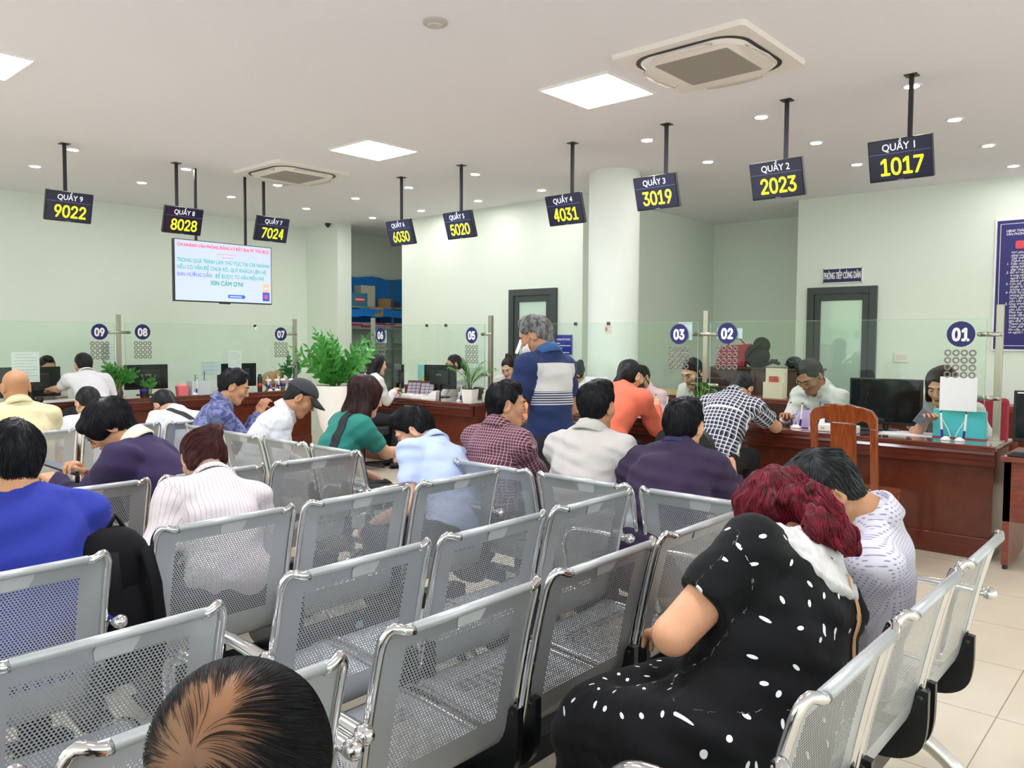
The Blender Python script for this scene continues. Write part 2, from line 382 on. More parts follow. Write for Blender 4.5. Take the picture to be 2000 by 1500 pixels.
# large information screen
tv = thing('information_screen', 'large bright television hanging over the left counter, lines of coloured text', 'television', (-8.05, 4.36, 2.195), PI / 2)
rbox(-.563, .563, -.02, .03, -.322, .322).build('case', M_bez, tv, bevel=.004)
ts = rbox(-.553, .553, -.0225, -.018, -.309, .314).build('screen', mat('tv_screen', 'b0bbd6', .3, emit=.20, noise=.05, nscale=2), tv)
M_red = mat('red_text', 'e0485e', .5, emit=.26); M_tea = mat('teal_text', '3f9f98', .5, emit=.22); M_grn = mat('green_text', '23927a', .5, emit=.2); M_vio = mat('violet_text', '6f78c8', .5, emit=.24)
M_blu = mat('blue_arrow', '1d55d8', .5, emit=.22); M_org = mat('orange_block', 'e8a58c', .5, emit=.25); M_ind = mat('indigo_block', '3a4ab0', .5, emit=.2)
text('headline', 'CHI NHÁNH VĂN PHÒNG ĐĂNG KÝ ĐẤT ĐAI TP. THỦ ĐỨC', .048, M_red, ts, (0, -.0232, .262), bold=.0012, sx=.815)
for i, (a, s1, mm) in enumerate((('TRONG QUÁ TRÌNH LÀM THỦ TỤC TẠI CHI NHÁNH', .056, M_tea), ('NẾU CÓ VẤN ĐỀ CHƯA RÕ, QUÝ KHÁCH LIÊN HỆ', .056, M_tea))):
    text('message_line', a, s1, mm, ts, (-.535, -.0232, .105 - .072 * i), bold=.001, sx=.80, align='LEFT')
text('message_line', 'BAN HƯỚNG DẪN', .056, M_vio, ts, (-.535, -.0232, -.042), bold=.001, sx=.80, align='LEFT')
text('message_line', 'ĐỂ ĐƯỢC TƯ VẤN MIỄN PHÍ', .056, M_tea, ts, (-.115, -.0232, -.042), bold=.001, sx=.78, align='LEFT')
text('thanks_line', 'XIN CẢM ƠN!', .068, M_grn, ts, (.02, -.0232, -.118), bold=.0015, sx=.86)
rbox(-.09, .13, -.0234, -.0222, .193, .197).build('rule', M_red, ts); rbox(-.04, .10, -.0234, -.0222, .160, .165).build('rule', M_red, ts)
mb = MB(); mb.prism([(.03, -.268), (.03, -.232), (.205, -.232), (.205, -.222), (.235, -.25), (.205, -.278), (.205, -.268)], lambda p, q: (p, -.0222, q), lambda p, q: (p, -.0236, q)); mb.build('arrow', M_blu, ts)
rbox(.05, .19, -.0241, -.0232, -.2555, -.2465).build('arrow_lettering', M_wht, ts)
rbox(.445, .53, -.0234, -.0222, -.185, -.09).build('orange_block', M_org, ts); rbox(.465, .515, -.0240, -.0232, -.148, -.137).build('block_lettering', M_wht, ts)
rbox(.445, .53, -.0234, -.0222, -.285, -.187).build('indigo_block', M_ind, ts)
MB().lathe([(.024, 0), (.024, .001)], n=18).xf(Matrix.Translation((.4875, -.0234, -.236)) @ Matrix.Rotation(PI / 2, 4, 'X')).build('emblem', M_red, ts)
rbox(-.06, .06, -.018, .01, -.334, -.320).build('sensor_foot', M_bez, tv)
for k in (-.29, .28): MB().tube([(k, .045, .2), (k, .045, ZC - 2.197)], .016, 4, ang0=PI / 4).build('pole', M_pole, tv)
rbox(-.35, .36, .03, .06, .10, .22).build('mount_bar', M_black, tv)

# signs on the walls ------------------------------------------------
M_signb = mat('blue_sign', '20186e', .35)
M_signr = mat('royal_blue_sign', '1410a0', .35)
d = thing('door_sign', 'small navy plate reading PHÒNG TIẾP CÔNG DÂN above the right door', 'sign', (-3.45, 9.955, 2.30))
rbox(-.24, .24, -.006, .014, -.092, .092).build('plate', M_text, d, bevel=.003); rbox(-.228, .228, -.009, -.005, -.081, .081).build('field', mat('dark_navy_sign', '221b55', .4), d)
text('lettering', 'PHÒNG TIẾP CÔNG DÂN', .115, M_text, d, (0, -.0095, -.004), bold=.0022, sx=.33)
for a in (-.232, .232):
    for b in (-.084, .084): MB().ell((a, -.008, b), .006, 8, 6).build('screw', M_black, d)
d = thing('room_sign', 'blue plate with white lines beside the grey middle door', 'sign', (-6.20, 7.862, 1.432))
rbox(-.205, .205, -.004, .014, -.125, .125).build('plate', mat('blue_edge', '5a5ab8', .4), d, bevel=.002); rbox(-.196, .196, -.007, -.003, -.114, .114).build('field', M_signr, d)
text('lettering', 'TRONG KHU VỰC THÀNH PHỐ THỦ ĐỨC', .032, M_text, d, (0, -.0075, .065), bold=.0008, sx=.62)
for q, (w, z) in enumerate(((.15, .018), (.375, -.012), (.22, -.042), (.34, -.098))): rbox((-.05 - w / 2) if q in (0, 2) else -w / 2, (-.05 + w / 2) if q in (0, 2) else w / 2, -.0082, -.0068, z - .005, z + .005).build('text_line', M_text, d)
d = thing('notice_board', 'tall blue notice board full of white italic text at right edge', 'notice board', (-1.36, 9.955, 2.11))
rbox(-.475, .475, -.02, .014, -.71, .71).build('frame', M_text, d, bevel=.003); rbox(-.455, .455, -.024, -.018, -.69, .69).build('field', M_signb, d)
mb = MB()
for a in ((-.425, -.420, -.655, .655), (.420, .425, -.655, .655), (-.42, .42, .65, .655), (-.42, .42, -.655, -.65)): mb.box(a[0], a[1], -.0255, -.0235, a[2], a[3])
mb.build('border_line', M_text, d)
mb = MB(); mb.prism(rrect(.30, .042, .015, 4), lambda p, q: (p + .02, -.024, q + .425), lambda p, q: (p + .02, -.0258, q + .425)); mb.build('red_banner', mat('red_banner', 'e0485a', .5), d)
LN = ['UBND THÀNH PHỐ THỦ ĐỨC', 'VĂN PHÒNG ĐĂNG KÝ ĐẤT ĐAI']
for q, a in enumerate(LN): text('heading', a, .036, M_text, d, (-.37, -.0245, .575 - .035 * q), bold=.0004, sx=.85, align='LEFT', shear=.15)
BL = ['Với phương châm phục vụ nhân dân,', 'nâng cao số lượng và chất lượng,', 'Tập thể cán bộ, viên chức', 'Thành phố Thủ Đức cam kết:', '1. Tiếp nhận và giải quyết hồ sơ', 'đúng hạn, đúng quy định,', 'đáp ứng yêu cầu của nhân dân.',
      '2. Bố trí cán bộ có chuyên môn,', 'trong sạch, có trách nhiệm,', 'người dân, tổ chức tại', 'thành phố Thủ Đức.', '3. Cán bộ, công chức', 'thuận lợi để phục vụ nhân dân,', 'lượng cao trong công việc.', '4. Phối hợp, thực hiện', 'phòng ban, đơn vị', 'mới, đảm bảo', 'yêu cầu người dân.',
      '5. Quy trình và thời gian', 'nhất, công khai', 'yêu cầu chính đáng', 'Phát huy tinh thần', 'hoạt động.', 'Không ngừng cải tiến', 'tạo thế, rèn luyện', 'Thành phố Hồ Chí Minh', 'Toàn thể nhân viên', 'lên cấp, cho đảng', 'và người dân, tổ chức.']
for q, a in enumerate(BL): text('text_line', a, .033, M_text, d, (-.36 if a[:1].isdigit() else -.32, -.0245, .345 - .0305 * q), bold=.0003, sx=1.08, align='LEFT', shear=.2)
d = thing('light_switch', 'small white switch plate on the wall right of the right door', 'light switch', (-2.75, 9.962, 1.31))
rbox(-.075, .075, -.008, .01, -.058, .058).build('plate', M_white, d, bevel=.004)
for k in (-.04, 0, .04): rbox(k - .016, k + .016, -.012, -.006, -.03, .03).build('rocker', mat('switch_rocker', 'e6d9d4', .5), d, bevel=.002)

# ------------------------------------------------------------------ storage shelves in the opening
M_shelf = mat('shelf_steel', '8e9a98', .5)
sh = thing('storage_rack', 'grey steel storage rack in the opening left of the middle wall', 'shelf', (-10.62, 7.7, 0))
SZ = (.62, .98, 1.33, 1.68, 2.03)
for z in SZ: rbox(-.38, 0, 0, 2.3, z - .03, z).build('shelf_board', M_shelf, sh, bevel=.003)
for y in (.02, 1.13, 2.26):
    for x in (-.38, -.02): rbox(x, x + .03, y, y + .03, 0, 2.5).build('upright', mat('rack_upright', '4e6a70', .5), sh)
mb = MB(); n = 14
for i in range(n + 1):
    y = 2.28 * i / n
    for z in (1.72, 1.85, 2.05, 2.25, 2.42, 2.55): mb.v.append((-.36 + .02 * math.sin(i * 2.1 + z * 5), y, z + .02 * math.sin(i * 1.3)))
mb.f = [(i * 6 + k, i * 6 + k + 1, i * 6 + k + 7, i * 6 + k + 6) for i in range(n) for k in range(5)]
bl = mb.build('tarpaulin', mat('blue_tarpaulin', '1e86e6', .35, noise=.15, nscale=5), None, smooth=True); bl.location = (-10.62, 7.7, 0)
tag(bl, 'bright blue plastic sheet hung behind the storage rack', 'plastic sheet')
mb = MB()
for i in range(n + 1):
    y = 2.28 * i / n
    for k, z in enumerate((1.99, 1.94, 1.90, 1.86)): mb.v.append((.004 + .015 * math.sin(i * 1.7 + k), y, z + .015 * math.sin(i * 2.3)))
mb.f = [(i * 4 + k, i * 4 + k + 1, i * 4 + k + 5, i * 4 + k + 4) for i in range(n) for k in range(3)]
bl = mb.build('tarpaulin', MATS['blue_tarpaulin'], None, smooth=True); bl.location = (-10.60, 7.7, 0); tag(bl, 'blue plastic strip hanging from the top rack board', 'plastic sheet')
def carton(x, y, z, w, d, h, m, label, name='carton', group=None):
    b = thing(name, label, 'box', (x, y, z), 0, group); rbox(-d / 2, d / 2, -w / 2, w / 2, 0, h - .012).build('box_body', m, b, bevel=.006)
    rbox(-d / 2 - .002, d / 2 + .002, -w / 2 - .002, w / 2 + .002, h - .014, h).build('lid', m, b, bevel=.004); return b
M_card = mat('cardboard', 'b8956a', .8)
M_cream = mat('cream_card', 'd9d3bd', .7)
carton(-10.84, 7.93, 2.03, .28, .2, .30, M_cream, 'pale carton at the left end of the top rack board')
carton(-10.86, 8.43, 2.03, .30, .2, .36, M_cream, 'tall pale carton behind the blue printed box')
bb_ = carton(-10.74, 8.18, 2.03, .33, .14, .22, mat('blue_print', '3f92b4', .4), 'blue printed box with red lettering on the top rack board')
MB().ell((.072, 0, .11), (.004, .12, .05)).build('red_label', mat('red_label', 'd8525c', .5), bb_, smooth=True)
rbox(.073, .078, -.09, .09, .10, .125).build('label_lettering', M_text, bb_)
carton(-10.72, 7.80, 2.03, .10, .14, .24, mat('yellow_pack', 'e0d020', .5), 'narrow yellow pack at the left end of the top rack board')
carton(-10.74, 8.76, 2.03, .16, .16, .15, M_card, 'small brown carton right of the blue printed box')
carton(-10.76, 8.98, 2.03, .18, .16, .11, mat('dark_pack', '4a4f6a', .5), 'small dark pack at the right end of the top rack board')
d = thing('shelf_label', 'brown cardboard tag reading HCM on the rack', 'label', (-10.605, 8.47, 1.945))
rbox(0, .008, -.15, .15, -.075, .075).build('card', M_card, d, bevel=.002); text('lettering', 'HCM', .085, mat('marker_ink', '6b5335', .8), d, (.0085, 0, 0), (PI / 2, 0, PI / 2), .001)
M_fold = [mat('pink_folder', 'c98a98', .6), mat('lilac_folder', 'b9a6c0', .6), mat('red_folder', 'b0455c', .6)]
for k in range(9):
    y = 7.85 + .24 * (k % 8); z = 1.681 + .03 * (k // 8); lb = 'leftmost middle fourth fifth sixth seventh rightmost'
    for j in range(3):
        f = rbox(-.13, .13, -.115, .115, 0, .026).build('file_folder', M_fold[(k + j) % 3], None, bevel=.004, loc=(-10.79 + .01 * j, y + .01 * j, z + .028 * j), rz=.06 * ((k * 7 + j * 3) % 5 - 2))
        tag(f, 'pink and lilac paper folder lying in stacks on the second rack board', 'folder', 'folders on the second rack board')
    if k == 7: break
for k in range(6):
    for j in range(2):
        f = rbox(-.13, .13, -.13, .13, 0, .04).build('document_bundle', mat('grey_bundle', '7d8a88', .7) if (k + j) % 2 else mat('mauve_bundle', '9c8088', .7), None, bevel=.006, loc=(-10.80, 7.9 + .33 * k, (.981 if k % 2 else 1.331) + .042 * j))
        tag(f, 'grey document bundle lying on the lower rack boards', 'documents', 'bundles on the lower rack boards')

# ------------------------------------------------------------------ counters
M_wood = wood_mat('counter_wood', '521d10', '68291a', (1.2, 12, 12), .28, .5)
M_woodv = wood_mat('counter_panel_wood', '52200f', '662b18', (2.5, 10, 2), .32, .4)
M_ctop = wood_mat('counter_top_wood', '54231a', '784034', (1.2, 14, 14), .1, .8)
HC = .795
def counter(label, loc, rz, L, depth=.58):
    c = thing('service_counter', label, 'counter', loc, rz, None)
    rbox(0, L, -.035, depth, HC - .036, HC).build('countertop', M_ctop, c, bevel=.008)
    mb = MB(); prof = [(-.02, HC - .036), (-.028, HC - .06), (-.012, HC - .072), (-.012, HC - .10), (-.002, HC - .11), (-.002, HC - .14), (.008, HC - .15), (.03, HC - .15), (.03, HC - .036)]
    mb.prism(prof, lambda a, b: (.015, a, b), lambda a, b: (L - .015, a, b)); mb.build('fascia', M_wood, c)
    rbox(.03, L - .03, .05, .075, .0, HC - .15).build('front_panel', M_woodv, c)
    rbox(.03, L - .03, .03, .052, 0, .15).build('plinth', M_wood, c, bevel=.006)
    for x in (.03, L - .06): rbox(x, x + .03, .076, depth - .02, 0, HC - .037).build('end_panel', M_woodv, c)
    return c
counter('long reddish brown counter at right with number discs 01 to 03 above', (-5.43, 6.13, 0), 0, 4.36)
counter('short reddish brown counter with discs 05 and 06 above', (-8.25, 6.13, 0), 0, 2.22)
counter('reddish brown counter along the left wall, under discs 07 to 09', (-9.29, -.2, 0), PI / 2, 6.55)

M_glass = glass_mat('screen_glass', 'f8fdfa', .95, 0, 1.42); M_edge = mat('glass_edge', '9fc4b4', .1)
M_ringm = mat('ring_steel', '8f8a86', .3, metal=.6)
RING = None
def ring_mesh():
    global RING
    if RING is None:
        mb = MB(); n = 20; R0, r0 = .0185, .006; vs = []
        for i in range(n):
            a = 2 * PI * i / n
            for k in range(6):
                b = 2 * PI * k / 6; vs.append(((R0 + r0 * math.cos(b)) * math.cos(a), r0 * .6 * math.sin(b), (R0 + r0 * math.cos(b)) * math.sin(a)))
        mb.add(vs, [(i * 6 + k, ((i + 1) % n) * 6 + k, ((i + 1) % n) * 6 + (k + 1) % 6, i * 6 + (k + 1) % 6) for i in range(n) for k in range(6)])
        o = mb.build('speech_ring', M_ringm, None, True); RING = o.data; bpy.data.objects.remove(o)
    return RING
def screen(label, loc, rz, L, nums, z0=.96):
    g = thing('glass_screen', label, 'glass screen', loc, rz, None)
    rbox(0, L, -.005, .005, z0, 1.66).build('glass_sheet', M_glass, g)
    rbox(0, L, -.0045, .0045, 1.6601, 1.662).build('top_edge', M_edge, g)
    for e in (0, L): rbox(e - .0012, e + .0012, -.0045, .0045, z0, 1.66).build('side_edge', M_edge, g)
    for x, t, zc in nums:
        dsc = MB().lathe([(.0915, 0), (.0915, .0015)], n=48).xf(Matrix.Translation((x, -.0056, zc)) @ Matrix.Rotation(PI / 2, 4, 'X')).build('number_disc', M_navy, g)
        dsc['label'] = 'round navy sticker with white %s' % t
        text('numeral', t, .168, M_text, dsc, (x, -.0078, zc - .003), bold=.0062, sx=.76)
        for i in range(4):
            for k in range(4):
                o = bpy.data.objects.new('speech_ring', ring_mesh()); COL.objects.link(o); o.parent = g; o.location = (x - .0795 + .053 * i, -.0075, zc - .134 - .053 * k)
    return g
screen('clear glass screen carrying number discs 02 and 01, nearest right', (-3.34, 6.393, 0), 0, 2.13, [(-3.178 + 3.34, '02', 1.56), (-1.371 + 3.34, '01', 1.553)])
screen('clear glass screen with number disc 03 beside the column', (-5.36, 6.393, 0), 0, 1.90, [(-3.649 + 5.36, '03', 1.553), (-5.215 + 5.36, '04', 1.55)])
screen('clear glass screen over the short middle counter with number discs 06 and 05', (-8.04, 6.393, 0), 0, 1.95, [(-7.949 + 8.04 + .04, '06', 1.54), (-6.291 + 8.04, '05', 1.54)])
screen('clear glass screen over the left counter with number discs 08 and 07', (-9.552, 3.92, 0), PI / 2, 2.25, [(4.121 - 3.92, '08', 1.56), (5.984 - 3.92, '07', 1.55)])
screen('clear glass screen at the far left with number disc 09', (-9.552, 1.70, 0), PI / 2, 2.10, [(3.635 - 1.70, '09', 1.557)])
def post(label, loc, rz, left, right):
    p = thing('screen_post', label, 'post', (loc[0], loc[1], HC), rz, 'steel screen posts')
    rbox(-.022, .022, .008, .052, 0, 1.76 - HC).build('shaft', M_steel, p, bevel=.003)
    rbox(-.045, .045, -.015, .075, 0, .008).build('base_plate', M_steel, p)
    for z in (1.552 - HC, 1.10 - HC):
        mb = MB(); a, b = (-.12 if left else -.01), (.12 if right else .01)
        mb.tube([(a, .012, z), (b, .012, z)], .017, 12, flat=(1, .5)); mb.ell((a, .012, z), (.017, .009, .017)); mb.ell((b, .012, z), (.017, .009, .017)); mb.build('clamp_arm', M_steel, p, smooth=True)
post('steel post at the right end of the glass, beside disc 01', (-1.136, 6.393), 0, True, False)
post('steel post between discs 03 and 02', (-3.397, 6.393), 0, True, True)
post('steel post behind the standing man', (-5.42, 6.393), 0, False, True)
post('steel post right of disc 05', (-6.029, 6.393), 0, True, False)
post('steel post left of disc 06', (-8.103, 6.393), 0, False, True)
post('steel post between discs 09 and 08', (-9.552, 3.86), PI / 2, True, True)
post('steel post right of disc 07, behind the potted plant', (-9.552, 6.227), PI / 2, True, False)
# small things clipped to the glass tops
def clip(x, y, rz, card, label):
    p = thing('binder_clip', label, 'clip', (x, y, 1.66), rz, 'black clips on the glass')
    mb = MB(); mb.prism([(-.012, -.02), (.012, -.02), (.004, .012), (-.004, .012)], lambda a, b: (-.016, a, b), lambda a, b: (.016, a, b)); mb.build('clip_body', M_black, p)
    for s in (-1, 1): MB().tube([(-.008, .012 * s, -.018), (0, .02 * s, -.045), (.008, .012 * s, -.018)], .0012, 6).build('lever', M_chrome, p)
    if card:
        c = rbox(-.04, .04, -.0085, -.0065, -.10, -.022).build('name_card', mat('name_card', 'cfc0b4', .5), None); c.location = (x, y, 1.66); c.rotation_euler.z = rz
        rbox(-.03, -.005, -.0095, -.0083, -.08, -.04).build('portrait', mat('card_portrait', 'a07c70', .5), c); tag(c, 'small card hanging from a clip on the %s' % card, 'card')
clip(-4.43, 6.393, 0, 'glass beside the column', 'black clip holding a small card on the glass')
clip(-4.83, 6.393, 0, None, 'black clip on the glass edge at the left side of the column')
clip(-7.05, 6.393, 0, None, 'black clip on the glass between discs 06 and 05, left one')
clip(-6.72, 6.393, 0, None, 'black clip on the glass between discs 06 and 05, right one')
clip(-9.552, 5.60, PI / 2, None, 'black clip on the glass left of disc 07')
clip(-9.552, 1.98, PI / 2, 'glass at the far left', 'black clip holding a card at the far left')
def paper_on(name, label, loc, rz, w, h, m=None, lines=0, tilt=0):
    p = thing(name, label, 'paper', loc, rz)
    mb = rbox(-w / 2, w / 2, -.001, .001, 0, h); mb.xf(Matrix.Rotation(tilt, 4, 'X')); mb.build('sheet', m or M_paper, p)
    if lines:
        mb = MB()
        for k in range(lines):
            z = h * (.92 - .8 * k / lines); mb.box(-w * .4, w * (.4 if k % 3 else .25), -.0022, -.0012, z - .003, z)
        mb.xf(Matrix.Rotation(tilt, 4, 'X')); mb.build('print', M_inkgrey, p)
    return p
paper_on('paper_sheet', 'blank white sheet taped to the glass under the rings of disc 01', (-1.375, 6.385, 1.0), 0, .24, .245)
paper_on('paper_sheet', 'white notice behind disc 09 on the glass beside the post', (-9.56, 3.74, 1.18), PI / 2, .16, .25, None, 6)
paper_on('paper_sheet', 'small white slip behind disc 03 on the glass', (-3.60, 6.41, 1.50), 0, .14, .16, mat('pale_blue_paper', 'd3ddea', .7))
paper_on('paper_sheet', 'white slip showing at both sides of disc 02', (-3.165, 6.405, 1.515), 0, .235, .09, MATS['pale_blue_paper'])
paper_on('paper_sheet', 'white slip showing behind disc 06', (-7.91, 6.405, 1.44), 0, .20, .16, MATS['pale_blue_paper'])

# ------------------------------------------------------------------ desk and office furniture
M_desk = wood_mat('desk_wood', '6c2f24', '8a4434', (2, 8, 8), .4, .2)
d = thing('side_desk', 'brown office desk cut by the right picture edge', 'desk', (-1.03, 5.98, 0))
rbox(0, 1.3, 0, .62, .715, .75).build('desktop', M_desk, d, bevel=.005)
rbox(.02, 1.28, .03, .048, .32, .715).build('modesty_panel', M_desk, d)
for x in (.02, 1.24):
    rbox(x, x + .04, .03, .60, .03, .715).build('side_panel', M_desk, d)
    MB().lathe([(.016, 0), (.016, .03)], (x + .02, .05, 0)).build('foot', M_black, d)
def monitor(name, label, loc, rz, w, h, back=False, zlift=.10, mark=None, tilt=0):
    m = thing(name, label, 'monitor', loc, rz)
    R = Matrix.Translation((0, 0, zlift + h / 2)) @ Matrix.Rotation(tilt, 4, 'X')
    rbox(-w / 2, w / 2, -.018, .022, -h / 2, h / 2).xf(R).build('case', mat('monitor_black', '15171b', .32), m, bevel=.005)
    if not back: rbox(-w / 2 + .015, w / 2 - .015, -.0205, -.017, -h / 2 + .025, h / 2 - .015).xf(R).build('screen', mat('dark_screen', '0c1718', .08, spec=.7), m)
    else:
        rbox(-w * .3, w * .3, -.045, -.016, -h * .32, h * .28).xf(R).build('rear_cover', mat('monitor_rear', '22262a', .45), m, bevel=.012)
        rbox(-.035, .035, -.0475, -.044, .02, .035).xf(R).build('maker_mark', M_inkgrey, m)
    if mark: rbox(-w / 2 + .02, -w / 2 + .065, -.0215, -.018, h / 2 - .018, h / 2 - .010).xf(R).build('maker_mark', M_text, m)
    mb = MB(); s = -1 if back else 1
    mb.tube([(0, .03 * (1 if not back else -1), 0.01), (0, .035 * (1 if not back else -1), zlift + h * .35)], .022, 10, flat=(1, .7)); mb.build('stand', M_black, m, smooth='auto')
    MB().lathe([(.11, 0), (.11, .008), (.03, .016)], (0, .02, 0), 28).build('base', M_black, m, smooth='auto')
    return m
monitor('monitor', 'black monitor on the brown desk at right edge', (-.72, 6.22, .75), .1, .56, .34, mark=True, zlift=.085)
monitor('monitor', 'dark monitor behind the glass, behind the wooden chair', (-1.93, 6.60, HC), .05, .53, .36, False, .05)
kb = thing('keyboard', 'black keyboard on the brown desk under its monitor', 'keyboard', (-.80, 6.07, .75), .1)
rbox(-.2, .2, -.06, .06, 0, .018).build('case', M_black, kb, bevel=.004)
mb = MB()
for i in range(15):
    for j in range(4): mb.box(-.185 + .0247 * i, -.165 + .0247 * i, -.047 + .025 * j, -.027 + .025 * j, .018, .024)
mb.build('keys', mat('key_caps', '2b2c30', .5), kb)
paper_on('paper_sheet', 'white slip lying at the corner of the brown desk', (-.96, 6.0, .752), 0, .10, .03, tilt=-PI / 2 + .02)

def desk_pen(label, x, y, z=HC, flip=1, rz=0):
    p = thing('desk_pen', label, 'pen', (x, y, z), rz, 'white and blue counter pens')
    MB().lathe([(.034, 0), (.034, .008), (.024, .018), (.012, .026), (.004, .028)], n=20).build('base', M_white, p, smooth=True)
    mb = MB(); mb.tube([(.022 * flip, 0, .022), (.028 * flip, 0, .075)], .0085, 8); mb.build('holder', mat('pen_blue', '27208c', .4), p, smooth='auto')
    mb = MB(); mb.tube([(.028 * flip, 0, .07), (.036 * flip, 0, .195)], [.008, .0065], 8); mb.build('barrel', M_white, p, smooth='auto')
    MB().tube([(.036 * flip, 0, .195), (.0365 * flip, 0, .207)], .006, 8).build('cap', M_black, p, smooth='auto')
    mb = MB(); mb.tube([(.036 * flip, 0, .20), (.045 * flip, .01, .215), (.03 * flip, .012, .15), (-.01 * flip, .01, .08), (-.03 * flip, 0, .03), (-.01 * flip, 0, .02)], .0028, 6); mb.build('cord', M_white, p, smooth=True)
desk_pen('left counter pen in front of the turquoise folder', -1.42, 6.27, flip=-1)
desk_pen('right counter pen in front of the turquoise folder', -1.33, 6.27)
desk_pen('left counter pen beside the lilac plastic box', -2.53, 6.30, flip=-1)
desk_pen('right counter pen beside the lilac plastic box', -2.50, 6.28)
desk_pen('counter pen beside the coral hooded woman, left one', -3.78, 6.28, flip=-1)
desk_pen('counter pen beside the coral hooded woman, right one', -3.73, 6.28)
desk_pen('counter pen left of the square white plant pot', -6.32, 6.22)
desk_pen('counter pen near the clear box on the left counter', -9.36, 4.66, rz=PI / 2)
desk_pen('counter pen in front of the drink cups, left one', -9.36, 5.70, flip=-1, rz=PI / 2)
desk_pen('counter pen in front of the drink cups, right one', -9.36, 5.80, rz=PI / 2)
f = thing('file_box', 'turquoise cardboard folder box at the right end of the counter', 'folder', (-1.37, 6.43, HC))
rbox(-.175, .165, 0, .07, .006, .205).build('cover', mat('turquoise_card', '55cfd8', .45, noise=.05, nscale=6), f, bevel=.004); rbox(-.18, .17, -.006, .078, 0, .006).build('red_base', mat('red_card', 'c03a48', .5), f)
rbox(-.165, .155, .01, .06, .2, .208).build('papers', M_paper, f)
f = rbox(-.20, .20, -.12, .12, 0, .006).build('paper_stack', M_paper, None, loc=(-1.76, 6.48, HC), rz=.2); tag(f, 'white papers lying on the counter beside the turquoise folder', 'papers')
def device(label, x, y, mk):
    p = thing('signature_pad', label, 'device', (x, y, HC), .08, None)
    rbox(-.085, .085, -.05, .05, 0, .058).build('case', M_white, p, bevel=.008); rbox(-.06, .06, -.03, .04, .058, .062).build('top_plate', mat('pad_grey', 'd5d2cc', .4), p)
    MB().ell((.0, -.0505, .03), (.016, .003, .010), 12, 8).build('mark', mk, p)
device('white device box with a yellow mark, left of the wooden chair', -2.27, 6.24, mat('yellow_mark', 'd8c860', .5))
device('white device box with a violet mark, left of the wooden chair', -2.09, 6.22, mat('violet_mark', '6a3ce0', .5))
p = thing('tent_card', 'white folded tent card standing before the bespectacled clerk', 'card', (-2.32, 6.33, HC), 0)
mb = MB(); mb.add([(-.10, -.03, 0), (.03, -.03, 0), (.03, -.028, .17), (.015, -.028, .20)], [(0, 1, 2, 3)]); mb.add([(-.10, -.025, 0), (.03, -.025, 0), (.03, -.023, .17), (.015, -.023, .20)], [(3, 2, 1, 0)]); mb.build('white_face', M_paper, p)
mb = MB(); mb.prism([(.032, 0), (.06, .0), (.115, .21), (.018, .205)], lambda a, b: (a, -.028, b), lambda a, b: (a, .004, b)); mb.build('dark_face', mat('tent_violet', '3d2c4c', .4), p)
f = thing('letter_tray', 'lilac translucent plastic box beside the counter pens', 'box', (-2.44, 6.38, HC))
for a in ((-.09, .09, -.05, -.046, 0, .14), (-.09, .09, .046, .05, 0, .14), (-.09, -.086, -.046, .046, 0, .14), (.086, .09, -.046, .046, 0, .14)): rbox(*a).build('wall_panel', mat('lilac_plastic', 'c7b6dc', .3), f)
rbox(-.09, .09, -.05, .05, 0, .004).build('bottom', MATS['lilac_plastic'], f)
# cables heap
mb = MB()
for k in range(5):
    pts = [(.09 * math.sin(i * .9 + k * 1.7), .04 * math.cos(i * 1.1 + k), .012 + .02 * abs(math.sin(i * .7 + k))) for i in range(12)]
    mb.tube(pts, .004, 6)
o = mb.build('cable_heap', M_black, None, True, loc=(-1.98, 6.36, HC)); tag(o, 'tangled black cables on the counter behind the wooden chair', 'cables', kind='stuff')
# qr stand
p = thing('notice_stand', 'white upright notice in a clear stand left of the coral hooded woman', 'sign stand', (-4.52, 6.33, HC + .03), .1)
rbox(-.125, .125, -.004, .004, .0, .31).build('sheet', mat('notice_white', 'dfe2ee', .3), p); rbox(-.13, .13, -.05, .05, -.03, .0).build('foot', mat('clear_foot', 'dfe6e6', .15), p, bevel=.003)
rbox(-.10, .10, -.0055, -.0038, .225, .25).build('headline', M_inkgrey, p); rbox(-.06, .07, -.0055, -.0038, .275, .283).build('text_line', M_inkgrey, p)

# station 05
monitor('monitor', 'dark monitor on the counter before the long haired person at disc 06', (-7.78, 6.58, HC), -.5, .44, .30, True, .08)
monitor('monitor', 'black monitor with splayed foot facing the clerk at disc 05', (-6.98, 6.55, HC), .35, .42, .29, True, .10)
def calendar(label, x, y, rz):
    p = thing('desk_calendar', label, 'calendar', (x, y, HC), rz, None)
    R = Matrix.Rotation(-.45, 4, 'X'); rbox(-.09, .09, -.002, .002, 0, .21).xf(R).build('front_board', mat('calendar_maroon', '5c2633', .5), p)
    R2 = Matrix.Translation((0, .18, 0)) @ Matrix.Rotation(.45, 4, 'X'); rbox(-.09, .09, -.002, .002, 0, .20).xf(R2).build('rear_board', MATS['calendar_maroon'], p)
    mb = MB()
    for i in range(3):
        for j in range(4): mb.box(-.08 + .054 * i, -.033 + .054 * i, -.0035, -.0018, .02 + .042 * j, .055 + .042 * j)
    mb.xf(R).build('month_grid', mat('calendar_grid', 'a9a3b4', .6), p)
calendar('maroon tent calendar, the left one beside the disc 06 customer', -7.31, 6.40, .5)
calendar('maroon tent calendar, the right one nearer the monitor', -7.07, 6.40, .5)
def device2(label, x, y): 
    p = thing('signature_pad', label, 'device', (x, y, HC), .3); rbox(-.08, .08, -.05, .05, 0, .045).build('case', M_white, p, bevel=.006); rbox(-.06, .06, -.03, .035, .045, .05).build('top_plate', MATS['pad_grey'], p)
